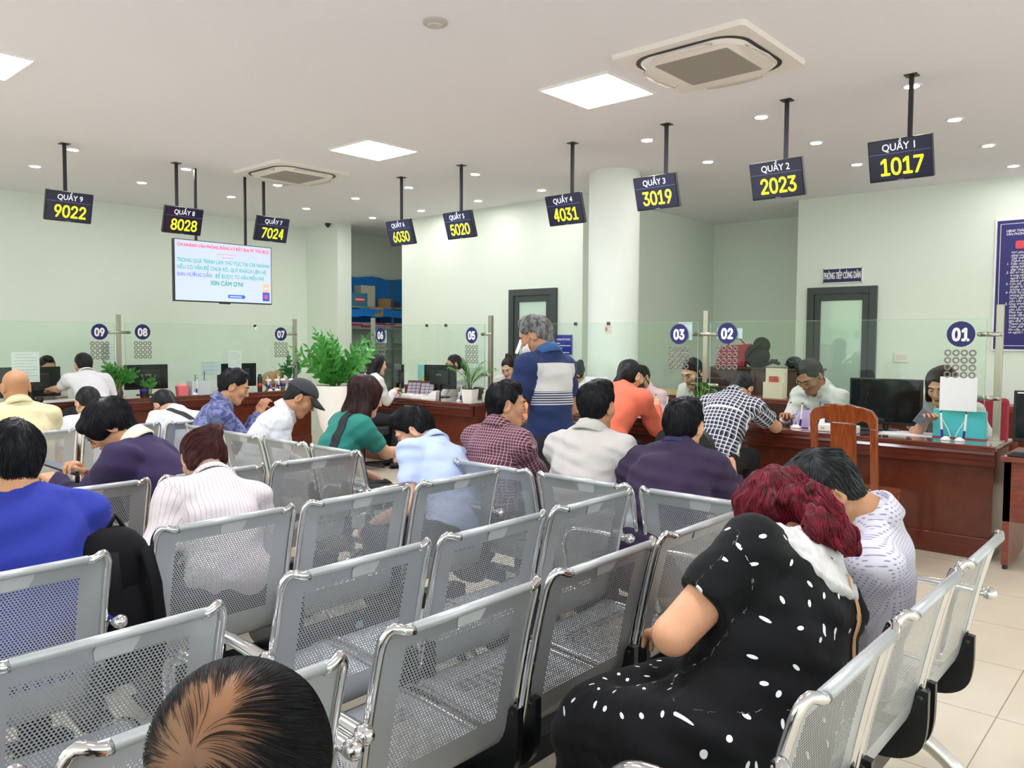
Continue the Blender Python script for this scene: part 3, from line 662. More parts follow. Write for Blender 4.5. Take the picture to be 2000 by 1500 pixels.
device2('white device box before the maroon calendars, left one', -7.19, 6.20); device2('white device box before the maroon calendars, right one', -6.98, 6.20)
p = thing('card_stand', 'white slanted card stand left of the disc 05 monitor', 'stand', (-6.82, 6.24, HC), .4)
mb = MB(); mb.prism([(-.09, 0), (.09, 0), (.10, .10), (.06, .10)], lambda a, b: (a, -.05, b), lambda a, b: (a, .05, b)); mb.build('wedge', M_white, p, bevel=.003)
f = thing('paper_flag', 'small yellow paper flag standing on the counter at disc 05', 'flag', (-7.35, 6.60, HC))
MB().tube([(0, 0, 0), (0, 0, .30)], .003, 6).build('stick', M_white, f); MB().add([(0, 0, .30), (.05, 0, .18), (-.03, 0, .16)], [(0, 1, 2)]).add([(0, .001, .30), (.05, .001, .18), (-.03, .001, .16)], [(2, 1, 0)]).build('cloth', mat('yellow_flag', 'd9cc50', .6), f)
p = thing('file_box', 'pale turquoise folder behind the disc 05 monitor', 'folder', (-7.89, 7.2, .88), 0); rbox(-.20, .20, -.03, .03, 0, .27).build('cover', mat('pale_turquoise', '8fd8dc', .5), p, bevel=.004); rbox(-.19, .19, -.02, .02, .265, .275).build('papers', M_paper, p)
st = thing('side_table', 'brown side table behind the clerk at disc 05', 'table', (-7.89, 7.2, 0)); rbox(-.3, .3, -.2, .2, .85, .88).build('tabletop', M_desk, st, bevel=.003)
for k in (-.28, .25): rbox(k, k + .03, -.19, .19, 0, .85).build('side_panel', M_desk, st)
b = thing('sanitizer_bottle', 'small clear pump bottle beside the post of disc 05', 'bottle', (-6.06, 6.36, HC))
MB().lathe([(.028, 0), (.03, .01), (.03, .085), (.012, .105), (.012, .12)], n=20).build('body', mat('bottle_green', 'cfdcb0', .15), b, smooth=True); MB().lathe([(.014, .12), (.014, .14), (.004, .142), (.004, .16)], n=14).build('pump', M_white, b, smooth='auto')
MB().tube([(0, 0, .158), (.035, 0, .155)], .005, 8).build('nozzle', M_white, b, smooth=True)
p = thing('receipt_slips', 'white bundle of papers before the long haired woman at disc 06', 'papers', (-7.55, 6.28, HC), .3); rbox(-.13, .13, -.09, .09, 0, .02).build('sheets', M_paper, p, bevel=.002)
b = thing('pen_cup', 'red and clear pen cup left of the square white plant pot', 'cup', (-6.40, 6.33, HC)); MB().lathe([(.03, 0), (.034, .10), (.031, .10), (.028, .006)], n=18).build('cup', mat('clear_cup', 'd8d0cc', .2), b, smooth=True)
for k, c in enumerate(('8a2418', '2a8a4a', '2a2a80')): MB().tube([(.012 * (k - 1), .005 * k, .01), (.02 * (k - 1), .01, .16)], .005, 6).build('pen', mat('pen_' + c, c, .4), b)
p = thing('hanging_card', 'white card hanging crooked on the post behind the standing man', 'card', (-5.52, 6.36, 1.50), .1)
mb = rbox(-.018, .018, -.002, .002, -.17, 0); mb.xf(Matrix.Rotation(.42, 4, 'Y')); mb.build('card', M_paper, p); MB().tube([(0, 0, 0), (.05, 0, .06), (.10, .02, .06)], .003, 6).build('string', M_white, p)

# behind the counter, right
p = thing('low_cabinet', 'low reddish cabinet behind the clerk at disc 01', 'cabinet', (-1.55, 9.62, 0)); rbox(-1.35, 1.3, -.03, .31, 0, .80).build('body', M_desk, p, bevel=.004); rbox(-1.37, 1.32, -.05, .32, .80, .83).build('top', M_desk, p, bevel=.004)
for k in range(4): rbox(-1.18 + .62 * k, -.60 + .62 * k, -.042, -.03, .05, .77).build('door', M_woodv, p, bevel=.004)
for k in range(3):
    c = thing('drinking_glass', 'clear tumbler standing in a row on the low cabinet', 'glass', (-2.70 + .12 * k, 9.75, .83), 0, 'tumblers on the low cabinet'); MB().lathe([(.035, 0), (.04, .14), (.036, .14), (.032, .01)], n=18).build('body', mat('tumbler', 'd5dfd8', .1), c, smooth=True)
ch = thing('office_chair', 'red padded chair behind the turquoise folder', 'chair', (-1.42, 7.3, 0), PI)
rbox(-.21, .21, -.05, .03, .55, 1.05).build('backrest', mat('red_fabric', '9c2236', .7), ch, bevel=.03); rbox(-.22, .22, -.48, -.05, .42, .50).build('seat', MATS['red_fabric'], ch, bevel=.03); MB().tube([(0, -.25, .05), (0, -.25, .42)], .03).build('pedestal', M_black, ch)
for k in range(5):
    a = 2 * PI * k / 5; MB().tube([(0, -.25, .07), (.27 * math.cos(a), -.25 + .27 * math.sin(a), .05)], .02, 8).build('foot', M_black, ch)
def black_chair(label, x, y, rz, h=1.15, zs=.52):
    c = thing('office_chair', label, 'chair', (x, y, 0), rz)
    mb = MB(); mb.prism(rrect(.235, .30, .13), lambda a, b: (a, -.02 - .10 * a * a, b + h - .32), lambda a, b: (a, .05 - .10 * a * a, b + h - .32)); mb.build('backrest', mat('black_leather', '1d1c1f', .45), c, smooth='auto')
    rbox(-.24, .24, -.5, -.02, zs - .10, zs).build('seat', MATS['black_leather'], c, bevel=.03); MB().tube([(0, -.26, .05), (0, -.26, .42)], .03).build('pedestal', M_black, c)
    for k in range(5):
        a = 2 * PI * k / 5; MB().tube([(0, -.26, .07), (.28 * math.cos(a), -.26 + .28 * math.sin(a), .05)], .02, 8).build('foot', M_black, c)
p = thing('wooden_cabinet', 'dark brown wooden cabinet behind the clerk with lanyard', 'cabinet', (-3.87, 8.5, 0)); rbox(-.62, .62, 0, .4, 0, 1.17).build('body', mat('dark_brown_wood', '4c3226', .4), p, bevel=.006); rbox(-.64, .64, -.02, .42, 1.17, 1.19).build('top', MATS['dark_brown_wood'], p, bevel=.004)
for k in (-.61, .005): rbox(k, k + .60, -.015, 0, .06, 1.14).build('door', MATS['dark_brown_wood'], p, bevel=.005)
p = thing('handbag', 'crimson flat bag standing behind the glass under disc 02', 'bag', (-4.27, 8.7, 1.19), .1)
mb = MB(); mb.prism([(-.19, 0), (.17, 0), (.24, .27), (-.12, .24)], lambda a, b: (a, -.04, b), lambda a, b: (a, .05, b)); mb.build('body', mat('crimson_leather', 'a82844', .45), p, bevel=.012)
MB().tube([(-.05, 0, .24), (0, 0, .33), (.1, 0, .33), (.16, 0, .26)], .008, 8).build('handle', MATS['crimson_leather'], p, smooth=True)
p = thing('backpack', 'black bag on top of the dark brown cabinet, behind the checked shirt', 'bag', (-3.95, 8.7, 1.19)); MB().ell((0, 0, .13), (.15, .10, .14)).ell((.05, 0, .25), (.10, .08, .10)).build('body', mat('black_fabric', '191a1d', .8), p, smooth=True); MB().tube([(-.1, -.08, .1), (0, -.12, .22), (.08, -.06, .3)], .015, 8).build('strap', M_black, p, smooth=True)
p = thing('helmet', 'dark rounded helmet at the right end of the dark brown cabinet', 'helmet', (-3.53, 8.74, 1.19)); MB().ell((0, 0, .06), (.09, .10, .075)).build('shell', mat('helmet_shell', '20262c', .25), p, smooth=True); MB().tube([(-.085, -.04, .04), (0, -.12, .03), (.085, -.04, .04)], .010, 8).build('visor', M_black, p, smooth=True)
p = thing('tripod_case', 'small black gadget lying between the bag and helmet', 'gadget', (-3.75, 8.62, 1.19)); MB().tube([(-.10, 0, .02), (.02, 0, .07), (.10, 0, .05)], .02, 8).build('arm', M_black, p, smooth=True); rbox(.0, .07, -.03, .03, .05, .10).build('head', M_black, p, bevel=.008)
monitor('monitor', 'black monitor back standing beside the checked shirt writer', (-3.38, 6.62, HC), -.1, .46, .30, True, .06)
p = thing('letter_rack', 'cream plastic rack with papers behind the checked shirt writer', 'rack', (-3.31, 7.75, .92)); rbox(-.1, .1, -.03, .03, 0, .30).build('back', M_cream, p); rbox(-.1, .1, -.09, -.03, 0, .16).build('pocket', mat('cream_plastic', 'e4dcc0', .5), p); rbox(-.05, .04, -.07, -.05, .05, .22).build('envelope', mat('red_envelope', 'c24b3c', .6), p)
rbox(-.35, .35, -.25, .25, .88, .92).build('side_shelf', M_desk, None, loc=(-3.31, 7.75, 0)); o = bpy.data.objects['side_shelf']; tag(o, 'narrow brown side table behind the checked shirt writer', 'table'); 
for k in (-.33, .29): rbox(k, k + .04, -.24, .24, 0, .88).build('side_panel', M_desk, o)
p = thing('back_desk', 'long pale desk top behind the clerk at disc 03', 'desk', (-5.1, 8.35, 0)); rbox(-.6, .5, 0, .55, .84, .88).build('desktop', mat('pale_oak', 'd9c48c', .4), p, bevel=.004)
for k in (-.58, .45): rbox(k, k + .03, .02, .53, 0, .84).build('side_panel', M_desk, p)
rbox(-.56, .45, .03, .05, .3, .84).build('modesty_panel', M_desk, p)

# left counter things
monitor('monitor', 'black monitor with a paper taped on it at the far left', (-9.72, 2.97, HC), PI / 2, .60, .33, True, .04)
monitor('monitor', 'black monitor back under disc 08', (-9.72, 4.23, HC), PI / 2, .52, .30, True, .07)
monitor('monitor', 'dark monitor back with a paper taped on it, under the large screen', (-9.78, 5.46, HC), PI / 2, .55, .31, True, .05)
paper_on('paper_sheet', 'white printed sheet taped to the far left monitor', (-9.66, 2.91, 1.0), PI / 2, .27, .33, None, 8)
paper_on('paper_sheet', 'white printed sheet taped to the monitor under the large screen', (-9.715, 5.395, 1.04), PI / 2, .19, .28, None, 8)
paper_on('paper_sheet', 'pale sheet on the glass left of the monitor under the large screen', (-9.57, 4.99, 1.02), PI / 2, .26, .17, MATS['pale_blue_paper'], 3)
b = thing('clear_box', 'clear plastic box on the left counter beside a pink one', 'box', (-9.45, 4.757, HC), PI / 2)
for a in ((-.12, .12, -.07, -.066, 0, .17), (-.12, .12, .066, .07, 0, .17), (-.12, -.116, -.066, .066, 0, .17), (.116, .12, -.066, .066, 0, .17)): rbox(*a).build('wall_panel', mat('clear_plastic', 'cbd6dc', .15), b)
for k, c in enumerate(('2a3a90', 'e8e8ec', '3a3a40')): MB().tube([(-.06 + .06 * k, 0, .01), (-.03 + .06 * k, .02, .24 + .02 * k)], .005, 6).build('pen', mat('pen_' + c, c, .4), b)
b = thing('pink_box', 'small pink plastic basket on the left counter', 'basket', (-9.42, 4.53, HC), PI / 2); mb = MB(); mb.prism(rrect(.07, .05, .015, 3), lambda p, q: (p * .85, q * .85, 0), lambda p, q: (p, q, .11)); mb.build('basket', mat('pink_plastic', 'f07c86', .4), b, smooth='auto'); MB().ell((0, 0, .11), (.05, .035, .03)).build('contents', mat('pink_cloth', 'f29aa0', .8), b, smooth=True)
for k in range(4):
    y = 5.76 + .11 * k; c = thing('drink_cup', 'plastic drink cup with straw in a row before disc 07', 'cup', (-9.50 + .03 * (k % 2), y, HC), 0, 'drink cups before disc 07')
    cm = mat('cup_drink_%d' % (k % 2), ('c3a58a', 'b9c3d8')[k % 2], .2)
    MB().lathe([(.028, 0), (.04, .12), (.042, .125)], n=18).build('cup', cm, c, smooth=True); MB().lathe([(.043, .125), (.043, .13), (.02, .15)], n=18).build('lid', M_white, c, smooth=True)
    MB().tube([(.0, 0, .10), (.012, .01, .21)], .004, 6).build('straw', M_text if k % 2 else mat('green_straw', '3a8a70', .4), c)
    MB().lathe([(.0375, .05), (.0405, .09)], n=18).build('band', mat('cup_band_%d' % (k % 2), ('304a9a', '8a3040')[k % 2], .4), c, smooth=True)
b = thing('thermos', 'dark bottle with a red and green band beside the drink cups', 'bottle', (-9.48, 5.62, HC)); MB().lathe([(.03, 0), (.032, .17), (.022, .19), (.022, .22)], n=18).build('body', M_black, b, smooth='auto'); MB().lathe([(.0325, .04), (.0325, .10)], n=18).build('band', mat('band_red', 'b33030', .4), b, smooth=True)
p = thing('paper_bag', 'crumpled brown paper bag behind the drink cups', 'bag', (-9.86, 6.02, HC)); MB().ell((0, 0, .12), (.09, .15, .12), 9, 6).ell((.02, .1, .16), (.07, .08, .10), 7, 6).build('bag', mat('brown_paper', 'b8946c', .8), p)
b = thing('tissue_box', 'low black tray with pinkish slips right of disc 08 monitor', 'tray', (-9.46, 4.32, HC), PI / 2); rbox(-.10, .10, -.06, .06, 0, .025).build('tray', M_black, b, bevel=.004); rbox(-.08, .08, -.04, .04, .025, .05).build('slips', mat('pink_slips', 'd8b8b4', .7), b)
b = thing('black_cup', 'short black cup on white papers at the far left counter', 'cup', (-9.36, 2.95, HC)); MB().lathe([(.03, 0), (.034, .055), (.03, .055), (.027, .006)], n=18).build('cup', M_black, b, smooth=True)
f = rbox(-.12, .12, -.24, .24, 0, .012).build('paper_stack', M_paper, None, loc=(-9.37, 3.20, HC), rz=.05); tag(f, 'white papers on the counter before the far left customer', 'papers')

# ------------------------------------------------------------------ wooden chair
M_cw = wood_mat('varnished_chair_wood', '6e2f10', '98491b', (10, 10, 1.5), .22, .7)
wc = thing('wooden_chair', 'orange brown wooden chair with central splat, back to the viewer', 'chair', (-1.84, 5.46, 0), -.05)
mb = MB(); hw = .222
mb.prism([(-hw, .92), (-hw, 1.0), (-hw + .03, 1.045), (-hw + .10, 1.065), (-.09, 1.07), (-.04, 1.082), (0, 1.072), (.04, 1.082), (.09, 1.07), (hw - .10, 1.065), (hw - .03, 1.045), (hw, 1.0), (hw, .92), (hw - .045, .92), (hw - .06, .965), (hw - .10, .975), (hw - .13, .955), (-hw + .13, .955), (-hw + .10, .975), (-hw + .06, .965), (-hw + .045, .92)],
         lambda a, b: (a, -.02 - .10 * (b - .45), b), lambda a, b: (a, .014 - .10 * (b - .45), b)); mb.build('top_rail', M_cw, wc, bevel=.006)
for s in (-1, 1):
    mb = MB(); mb.prism([(s * hw - .0225 - s * .0225, z) for z in (0, .45, .93)] + [(s * hw + .0225 - s * .0225, z) for z in (.93, .45, 0)], lambda a, b: (a, -.02 - (.10 * (b - .45) if b > .45 else .06 * (.45 - b)), b), lambda a, b: (a, .016 - (.10 * (b - .45) if b > .45 else .06 * (.45 - b)), b)); mb.build('rear_leg', M_cw, wc, bevel=.006)
mb = MB(); mb.prism([(-.085, .49), (-.085, .95), (.085, .95), (.085, .49)], lambda a, b: (a, -.010 - .10 * (b - .45), b), lambda a, b: (a, .006 - .10 * (b - .45), b)); mb.build('splat', M_cw, wc, bevel=.003)
rbox(-.20, .20, -.012, .010, .475, .52).build('lower_rail', M_cw, wc, bevel=.004)
rbox(-.225, .225, .0, .44, .44, .475).build('seat', M_cw, wc, bevel=.012)
for a in ((-.20, .20, .40, .42), ): rbox(a[0], a[1], a[2], a[3], .36, .44).build('apron', M_cw, wc)
for s in (-1, 1):
    rbox(s * .205 - .01, s * .205 + .01, .02, .40, .36, .44).build('apron', M_cw, wc); rbox(s * .20 - .02, s * .20 + .02, .39, .43, 0, .44).build('front_leg', M_cw, wc, bevel=.005)
    rbox(s * .20 - .01, s * .20 + .01, .0, .40, .20, .235).build('stretcher', M_cw, wc)

# customers' chairs at the counter
black_chair('black chair under the person in the checked shirt', -2.93, 5.24, PI, .86)
st = thing('plastic_stool', 'red plastic stool between the planter and the seated people', 'stool', (-6.9, 4.25, 0))
M_redp = mat('red_plastic', 'd8392c', .35); mb = MB(); mb.prism(rrect(.15, .15, .03, 4), lambda a, b: (a, b, .42), lambda a, b: (a * .95, b * .95, .45)); mb.build('seat', M_redp, st, smooth='auto')
for sx in (-1, 1):
    for sy in (-1, 1): MB().tube([(sx * .12, sy * .12, .42), (sx * .16, sy * .16, 0)], .022, 4, ang0=PI / 4).build('leg', M_redp, st)

# ------------------------------------------------------------------ plants
M_leaf = mat('zz_leaf', '3f8a38', .32, noise=.5, nscale=4, spec=.6); M_leaf2 = mat('palm_leaf', '4f8f3c', .45, noise=.35, nscale=6); M_leaf3 = mat('pothos_leaf', '58a03c', .35, noise=.5, nscale=9)
M_stem = mat('plant_stem', '5a8a3a', .5)
M_soil = mat('soil', '2b2019', .9)
M_pot = mat('white_ceramic', 'f1eee9', .3)
def leaf(mb, p, d, up, L, w, curl=.15):
    d = Vector(d).normalized(); up = Vector(up); sd = d.cross(up)
    if sd.length < 1e-3: sd = d.cross(Vector((1, 0, 0)))
    sd.normalize(); nn = sd.cross(d); p = Vector(p); vs = []
    for t, k in ((0, .12), (.25, .8), (.5, 1), (.75, .7), (1, .03)):
        c = p + d * L * t - nn * curl * L * t * t
        vs += [c - sd * w * k + nn * w * .25 * k, c, c + sd * w * k + nn * w * .25 * k]
    fs = []
    for i in range(4):
        a = i * 3; fs += [(a, a + 1, a + 4, a + 3), (a + 1, a + 2, a + 5, a + 4)]
    mb.add(vs, fs)
def zz_stems(rnd, n, h, spread, L, w, step):
    lm, sm = MB(), MB()
    for i in range(n):
        a = 2 * PI * i / n + rnd.uniform(-.3, .3); tl = rnd.uniform(.15, 1) * spread; hh = h * rnd.uniform(.62, 1.0) * (1 - .25 * tl / spread)
        pts = []; N = 12
        for k in range(N + 1):
            t = k / N; r = tl * (t ** 1.5) + .03; pts.append(Vector((r * math.cos(a), r * math.sin(a), hh * t * (1 - .12 * t * tl / spread))))
        sm.tube(pts, [.009 * (1 - .6 * k / N) for k in range(N + 1)], 6)
        m = int(hh / step)
        for k in range(2, m):
            t = k / m; q = t * N; j = int(q); p = pts[j].lerp(pts[min(j + 1, N)], q - j); d = (pts[min(j + 1, N)] - pts[max(j - 1, 0)]).normalized()
            s0 = d.cross(Vector((math.sin(a), -math.cos(a), .2))).normalized() if k % 2 else d.cross(Vector((math.cos(a + .3), math.sin(a + .3), .1))).normalized()
            for s in (-1, 1):
                sc = (.55 + .7 * math.sin(PI * min(1, t * .85 + .12))) ; leaf(lm, p, d * .75 + s0 * s + Vector((0, 0, .12)), s0.cross(d) * s, L * sc * rnd.uniform(.85, 1.1), w * sc, rnd.uniform(.05, .3))
        leaf(lm, pts[-1], pts[-1] - pts[-2], Vector((1, 0, 0)), L * .8, w * .6)
    return lm, sm
rnd = random.Random(3)
pl = thing('potted_plant', 'large leafy green plant in a tall white planter in the centre', 'plant', (-6.54, 4.70, 0), .3)
MB().lathe([(.13, 0), (.13, .03), (.115, .05), (.115, .44), (.13, .46), (.10, .50), (.095, .53), (.14, .62), (.18, .80), (.195, .96), (.20, 1.03), (.185, 1.03), (.175, .99)], n=40).build('planter', M_pot, pl, smooth='auto')
MB().lathe([(.177, .985), (.177, .99)], n=30).build('soil', M_soil, pl)
lm, sm = zz_stems(rnd, 18, .70, .44, .098, .022, .034); lm.xf(Matrix.Translation((0, 0, .98))).build('foliage', M_leaf, pl, smooth=True); sm.xf(Matrix.Translation((0, 0, .98))).build('stems', M_stem, pl, smooth=True)
pl = thing('potted_plant', 'smaller leafy plant in a white pot behind the post of disc 07', 'plant', (-9.72, 6.25, HC)); MB().lathe([(.05, 0), (.08, .13), (.07, .13), (.065, .11)], n=24).build('pot', M_pot, pl, smooth='auto'); MB().lathe([(.066, .105), (.066, .112)], n=20).build('soil', M_soil, pl)
lm, sm = zz_stems(rnd, 9, .42, .16, .075, .018, .032); lm.xf(Matrix.Translation((0, 0, .1))).build('foliage', M_leaf, pl, smooth=True); sm.xf(Matrix.Translation((0, 0, .1))).build('stems', M_stem, pl, smooth=True)
pl = thing('potted_plant', 'bushy green plant in a glass vase beside the post of disc 09', 'plant', (-9.40, 3.77, HC)); MB().lathe([(.045, 0), (.055, .06), (.035, .12), (.045, .13), (.03, .125)], n=24).build('vase', mat('brown_vase', '4a3528', .2), pl, smooth='auto')
lm, sm = zz_stems(rnd, 10, .34, .22, .085, .024, .034); lm.xf(Matrix.Translation((0, 0, .1))).build('foliage', M_leaf, pl, smooth=True); sm.xf(Matrix.Translation((0, 0, .1))).build('stems', M_stem, pl, smooth=True)
pl = thing('potted_plant', 'sparse thin plant before the monitor of disc 08', 'plant', (-9.42, 4.07, HC)); MB().lathe([(.04, 0), (.045, .05), (.04, .05), (.036, .02)], n=20).build('pot', mat('dark_pot', '2d2622', .5), pl, smooth='auto'); MB().ell((0, .0, .07), (.05, .05, .035), 9, 6).build('flower', mat('violet_flower', '3c2a86', .7), pl)
lm, sm = zz_stems(rnd, 5, .26, .09, .06, .014, .04); lm.xf(Matrix.Translation((0, .05, .02))).build('foliage', M_leaf, pl, smooth=True); sm.xf(Matrix.Translation((0, .05, .02))).build('stems', M_stem, pl, smooth=True)
pl = thing('potted_plant', 'feathery palm in a square white pot at disc 05', 'plant', (-6.14, 6.21, HC), .2); mb = MB(); mb.prism(rrect(.075, .075, .015, 3), lambda a, b: (a * .8, b * .8, 0), lambda a, b: (a, b, .15)); mb.build('pot', M_pot, pl, smooth='auto'); rbox(-.066, .066, -.066, .066, .148, .153).build('soil', M_soil, pl)
lm, sm = MB(), MB()
for i in range(14):
    a = 2 * PI * i / 14 + rnd.uniform(-.3, .3); tl = rnd.uniform(.06, .30); hh = rnd.uniform(.22, .40); pts = []
    for k in range(9):
        t = k / 8; pts.append(Vector(((.015 + tl * t ** 1.7) * math.cos(a), (.015 + tl * t ** 1.7) * math.sin(a), hh * (1.25 * t - .35 * t * t * (1 + tl)))))
    sm.tube(pts, .003, 5)
    for k in range(3, 9):
        d = (pts[k] - pts[k - 1]).normalized()
        for j in range(2):
            p = pts[k - 1].lerp(pts[k], j * .5); s0 = d.cross(Vector((0, 0, 1))).normalized()
            for s in (-1, 1): leaf(lm, p, d * .8 + s0 * s - Vector((0, 0, .2)), Vector((0, 0, 1)), .085, .006, .3)
lm.xf(Matrix.Translation((0, 0, .15))).build('foliage', M_leaf2, pl, smooth=True); sm.xf(Matrix.Translation((0, 0, .15))).build('stems', M_stem, pl, smooth=True)
pl = thing('potted_plant', 'variegated trailing plant in a grey pot beside the checked shirt', 'plant', (-3.35, 6.25, HC)); MB().lathe([(.05, 0), (.075, .11), (.065, .11), (.06, .09)], n=24).build('pot', mat('grey_pot', 'c9c6c0', .5), pl, smooth='auto')
lm, sm = MB(), MB()
for i in range(26):
    a = rnd.uniform(0, 2 * PI); r = rnd.uniform(.03, .17); z = rnd.uniform(.06, .26) * (1 - r) ; p = Vector((r * math.cos(a) * .6, r * math.sin(a) * .6, .10 + z)); sm.tube([(0, 0, .1), p * .6 + Vector((0, 0, .05)), p], .0025, 5)
    leaf(lm, p, Vector((math.cos(a), math.sin(a), rnd.uniform(-.5, .4))), Vector((0, 0, 1)), rnd.uniform(.07, .10), rnd.uniform(.024, .034), .3)
lm.build('foliage', M_leaf3, pl, smooth=True); sm.build('stems', M_stem, pl, smooth=True)

# ------------------------------------------------------------------ perforated steel benches
def perf_mat():
    m = bpy.data.materials.new('perforated_grey_steel'); t = NT(m); b = t.b
    b.inputs['Base Color'].default_value = lin('b4b7ba'); b.inputs['Roughness'].default_value = .34; b.inputs['Metallic'].default_value = .45
    uv = t.new('UVMap'); uv.uv_map = 'sheet'
    P = .0088
    sc = t.new('VectorMath', operation='DIVIDE'); t.link(uv.outputs[0], sc.inputs[0]); sc.inputs[1].default_value = (P, P * 1.732, 1)
    ds = []
    for off in (0, .5):
        a = t.new('VectorMath', operation='ADD'); t.link(sc.outputs[0], a.inputs[0]); a.inputs[1].default_value = (off, off, 0)
        f = t.new('VectorMath', operation='FRACTION'); t.link(a.outputs[0], f.inputs[0])
        s = t.new('VectorMath', operation='SUBTRACT'); t.link(f.outputs[0], s.inputs[0]); s.inputs[1].default_value = (.5, .5, 0)
        k = t.new('VectorMath', operation='MULTIPLY'); t.link(s.outputs[0], k.inputs[0]); k.inputs[1].default_value = (P, P * 1.732, 0)
        l = t.new('VectorMath', operation='LENGTH'); t.link(k.outputs[0], l.inputs[0]); ds.append(l.outputs['Value'])
    hole = t.math('LESS_THAN', t.math('MINIMUM', ds[0], ds[1]), .0027)
    x, y, _ = t.xyz(uv.outputs[0])
    zx = t.math('LESS_THAN', t.math('ABSOLUTE', x), .178)
    def rng(lo, hi): return t.math('MULTIPLY', t.math('GREATER_THAN', y, lo), t.math('LESS_THAN', y, hi))
    zy = t.math('ADD', rng(.085, .40), rng(.52, .84))
    fac = t.math('MULTIPLY', hole, t.math('MULTIPLY', zx, zy))
    tr = t.new('BsdfTransparent'); mx = t.new('MixShader'); t.link(fac, mx.inputs[0]); t.link(b.outputs[0], mx.inputs[1]); t.link(tr.outputs[0], mx.inputs[2]); t.link(mx.outputs[0], t.out.inputs[0])
    return m
M_perf = perf_mat(); M_rail = mat('grey_rail_paint', 'b7b9bb', .35, metal=.3); M_gloss = mat('black_casting', '141518', .3)
M_patch = mat('label_residue', 'c9cacb', .5)
def smooth_path(ctrl, it=3):
    p = [Vector(c) for c in ctrl]
    for _ in range(it):
        q = [p[0]]
        for a, b in zip(p, p[1:]): q += [a.lerp(b, .25), a.lerp(b, .75)]
        p = q + [p[-1]]
    return p
PROF = smooth_path([(-.012, .888), (-.006, .903), (.008, .895), (.035, .80), (.066, .66), (.088, .54), (.10, .47), (.13, .425), (.19, .42), (.35, .435), (.50, .447), (.565, .440), (.60, .405)])
ARC = [0.]
for a_, b_ in zip(PROF, PROF[1:]): ARC.append(ARC[-1] + (b_ - a_).length)
TOT = ARC[-1]
def prof_at(s):
    s = max(0, min(TOT, s)); lo = 0
    while lo < len(ARC) - 2 and ARC[lo + 1] < s: lo += 1
    return PROF[lo].lerp(PROF[lo + 1], (s - ARC[lo]) / max(1e-9, ARC[lo + 1] - ARC[lo]))
def half_w(s, hw, r=.065):
    d = min(s, TOT - s)
    return hw if d >= r else hw - r + math.sqrt(max(0, r * r - (r - d) ** 2))
def shell_mesh(hw):
    ns, nw = 56, 8; vs, uv = [], []
    ss = sorted([TOT * i / 40 for i in range(41)] + [TOT - .065 * (1 - math.cos(PI / 2 * k / 8)) for k in range(8)] + [.065 * (1 - math.cos(PI / 2 * k / 8)) for k in range(1, 8)])
    for s in ss:
        p = prof_at(s); w = max(.001, half_w(s, hw))
        for k in range(nw + 1):
            x = -w + 2 * w * k / nw; vs.append((x, p.x, p.y)); uv.append((x, s))
    fs = [(i * (nw + 1) + k, i * (nw + 1) + k + 1, (i + 1) * (nw + 1) + k + 1, (i + 1) * (nw + 1) + k) for i in range(len(ss) - 1) for k in range(nw)]
    mb = MB(); mb.add(vs, fs); o = mb.build('seat_shell', M_perf, None, True); me = o.data; bpy.data.objects.remove(o)
    ul = me.uv_layers.new(name='sheet')
    li = np.empty(len(me.loops), np.int32); me.loops.foreach_get('vertex_index', li); ul.data.foreach_set('uv', np.array(uv, np.float32)[li].ravel())
    return me
def edge_pts(sd, hw, s0, s1, n):
    out = []
    for i in range(n + 1):
        s = s0 + (s1 - s0) * i / n; p = prof_at(s); out.append((sd * half_w(s, hw), p.x, p.y))
    return out
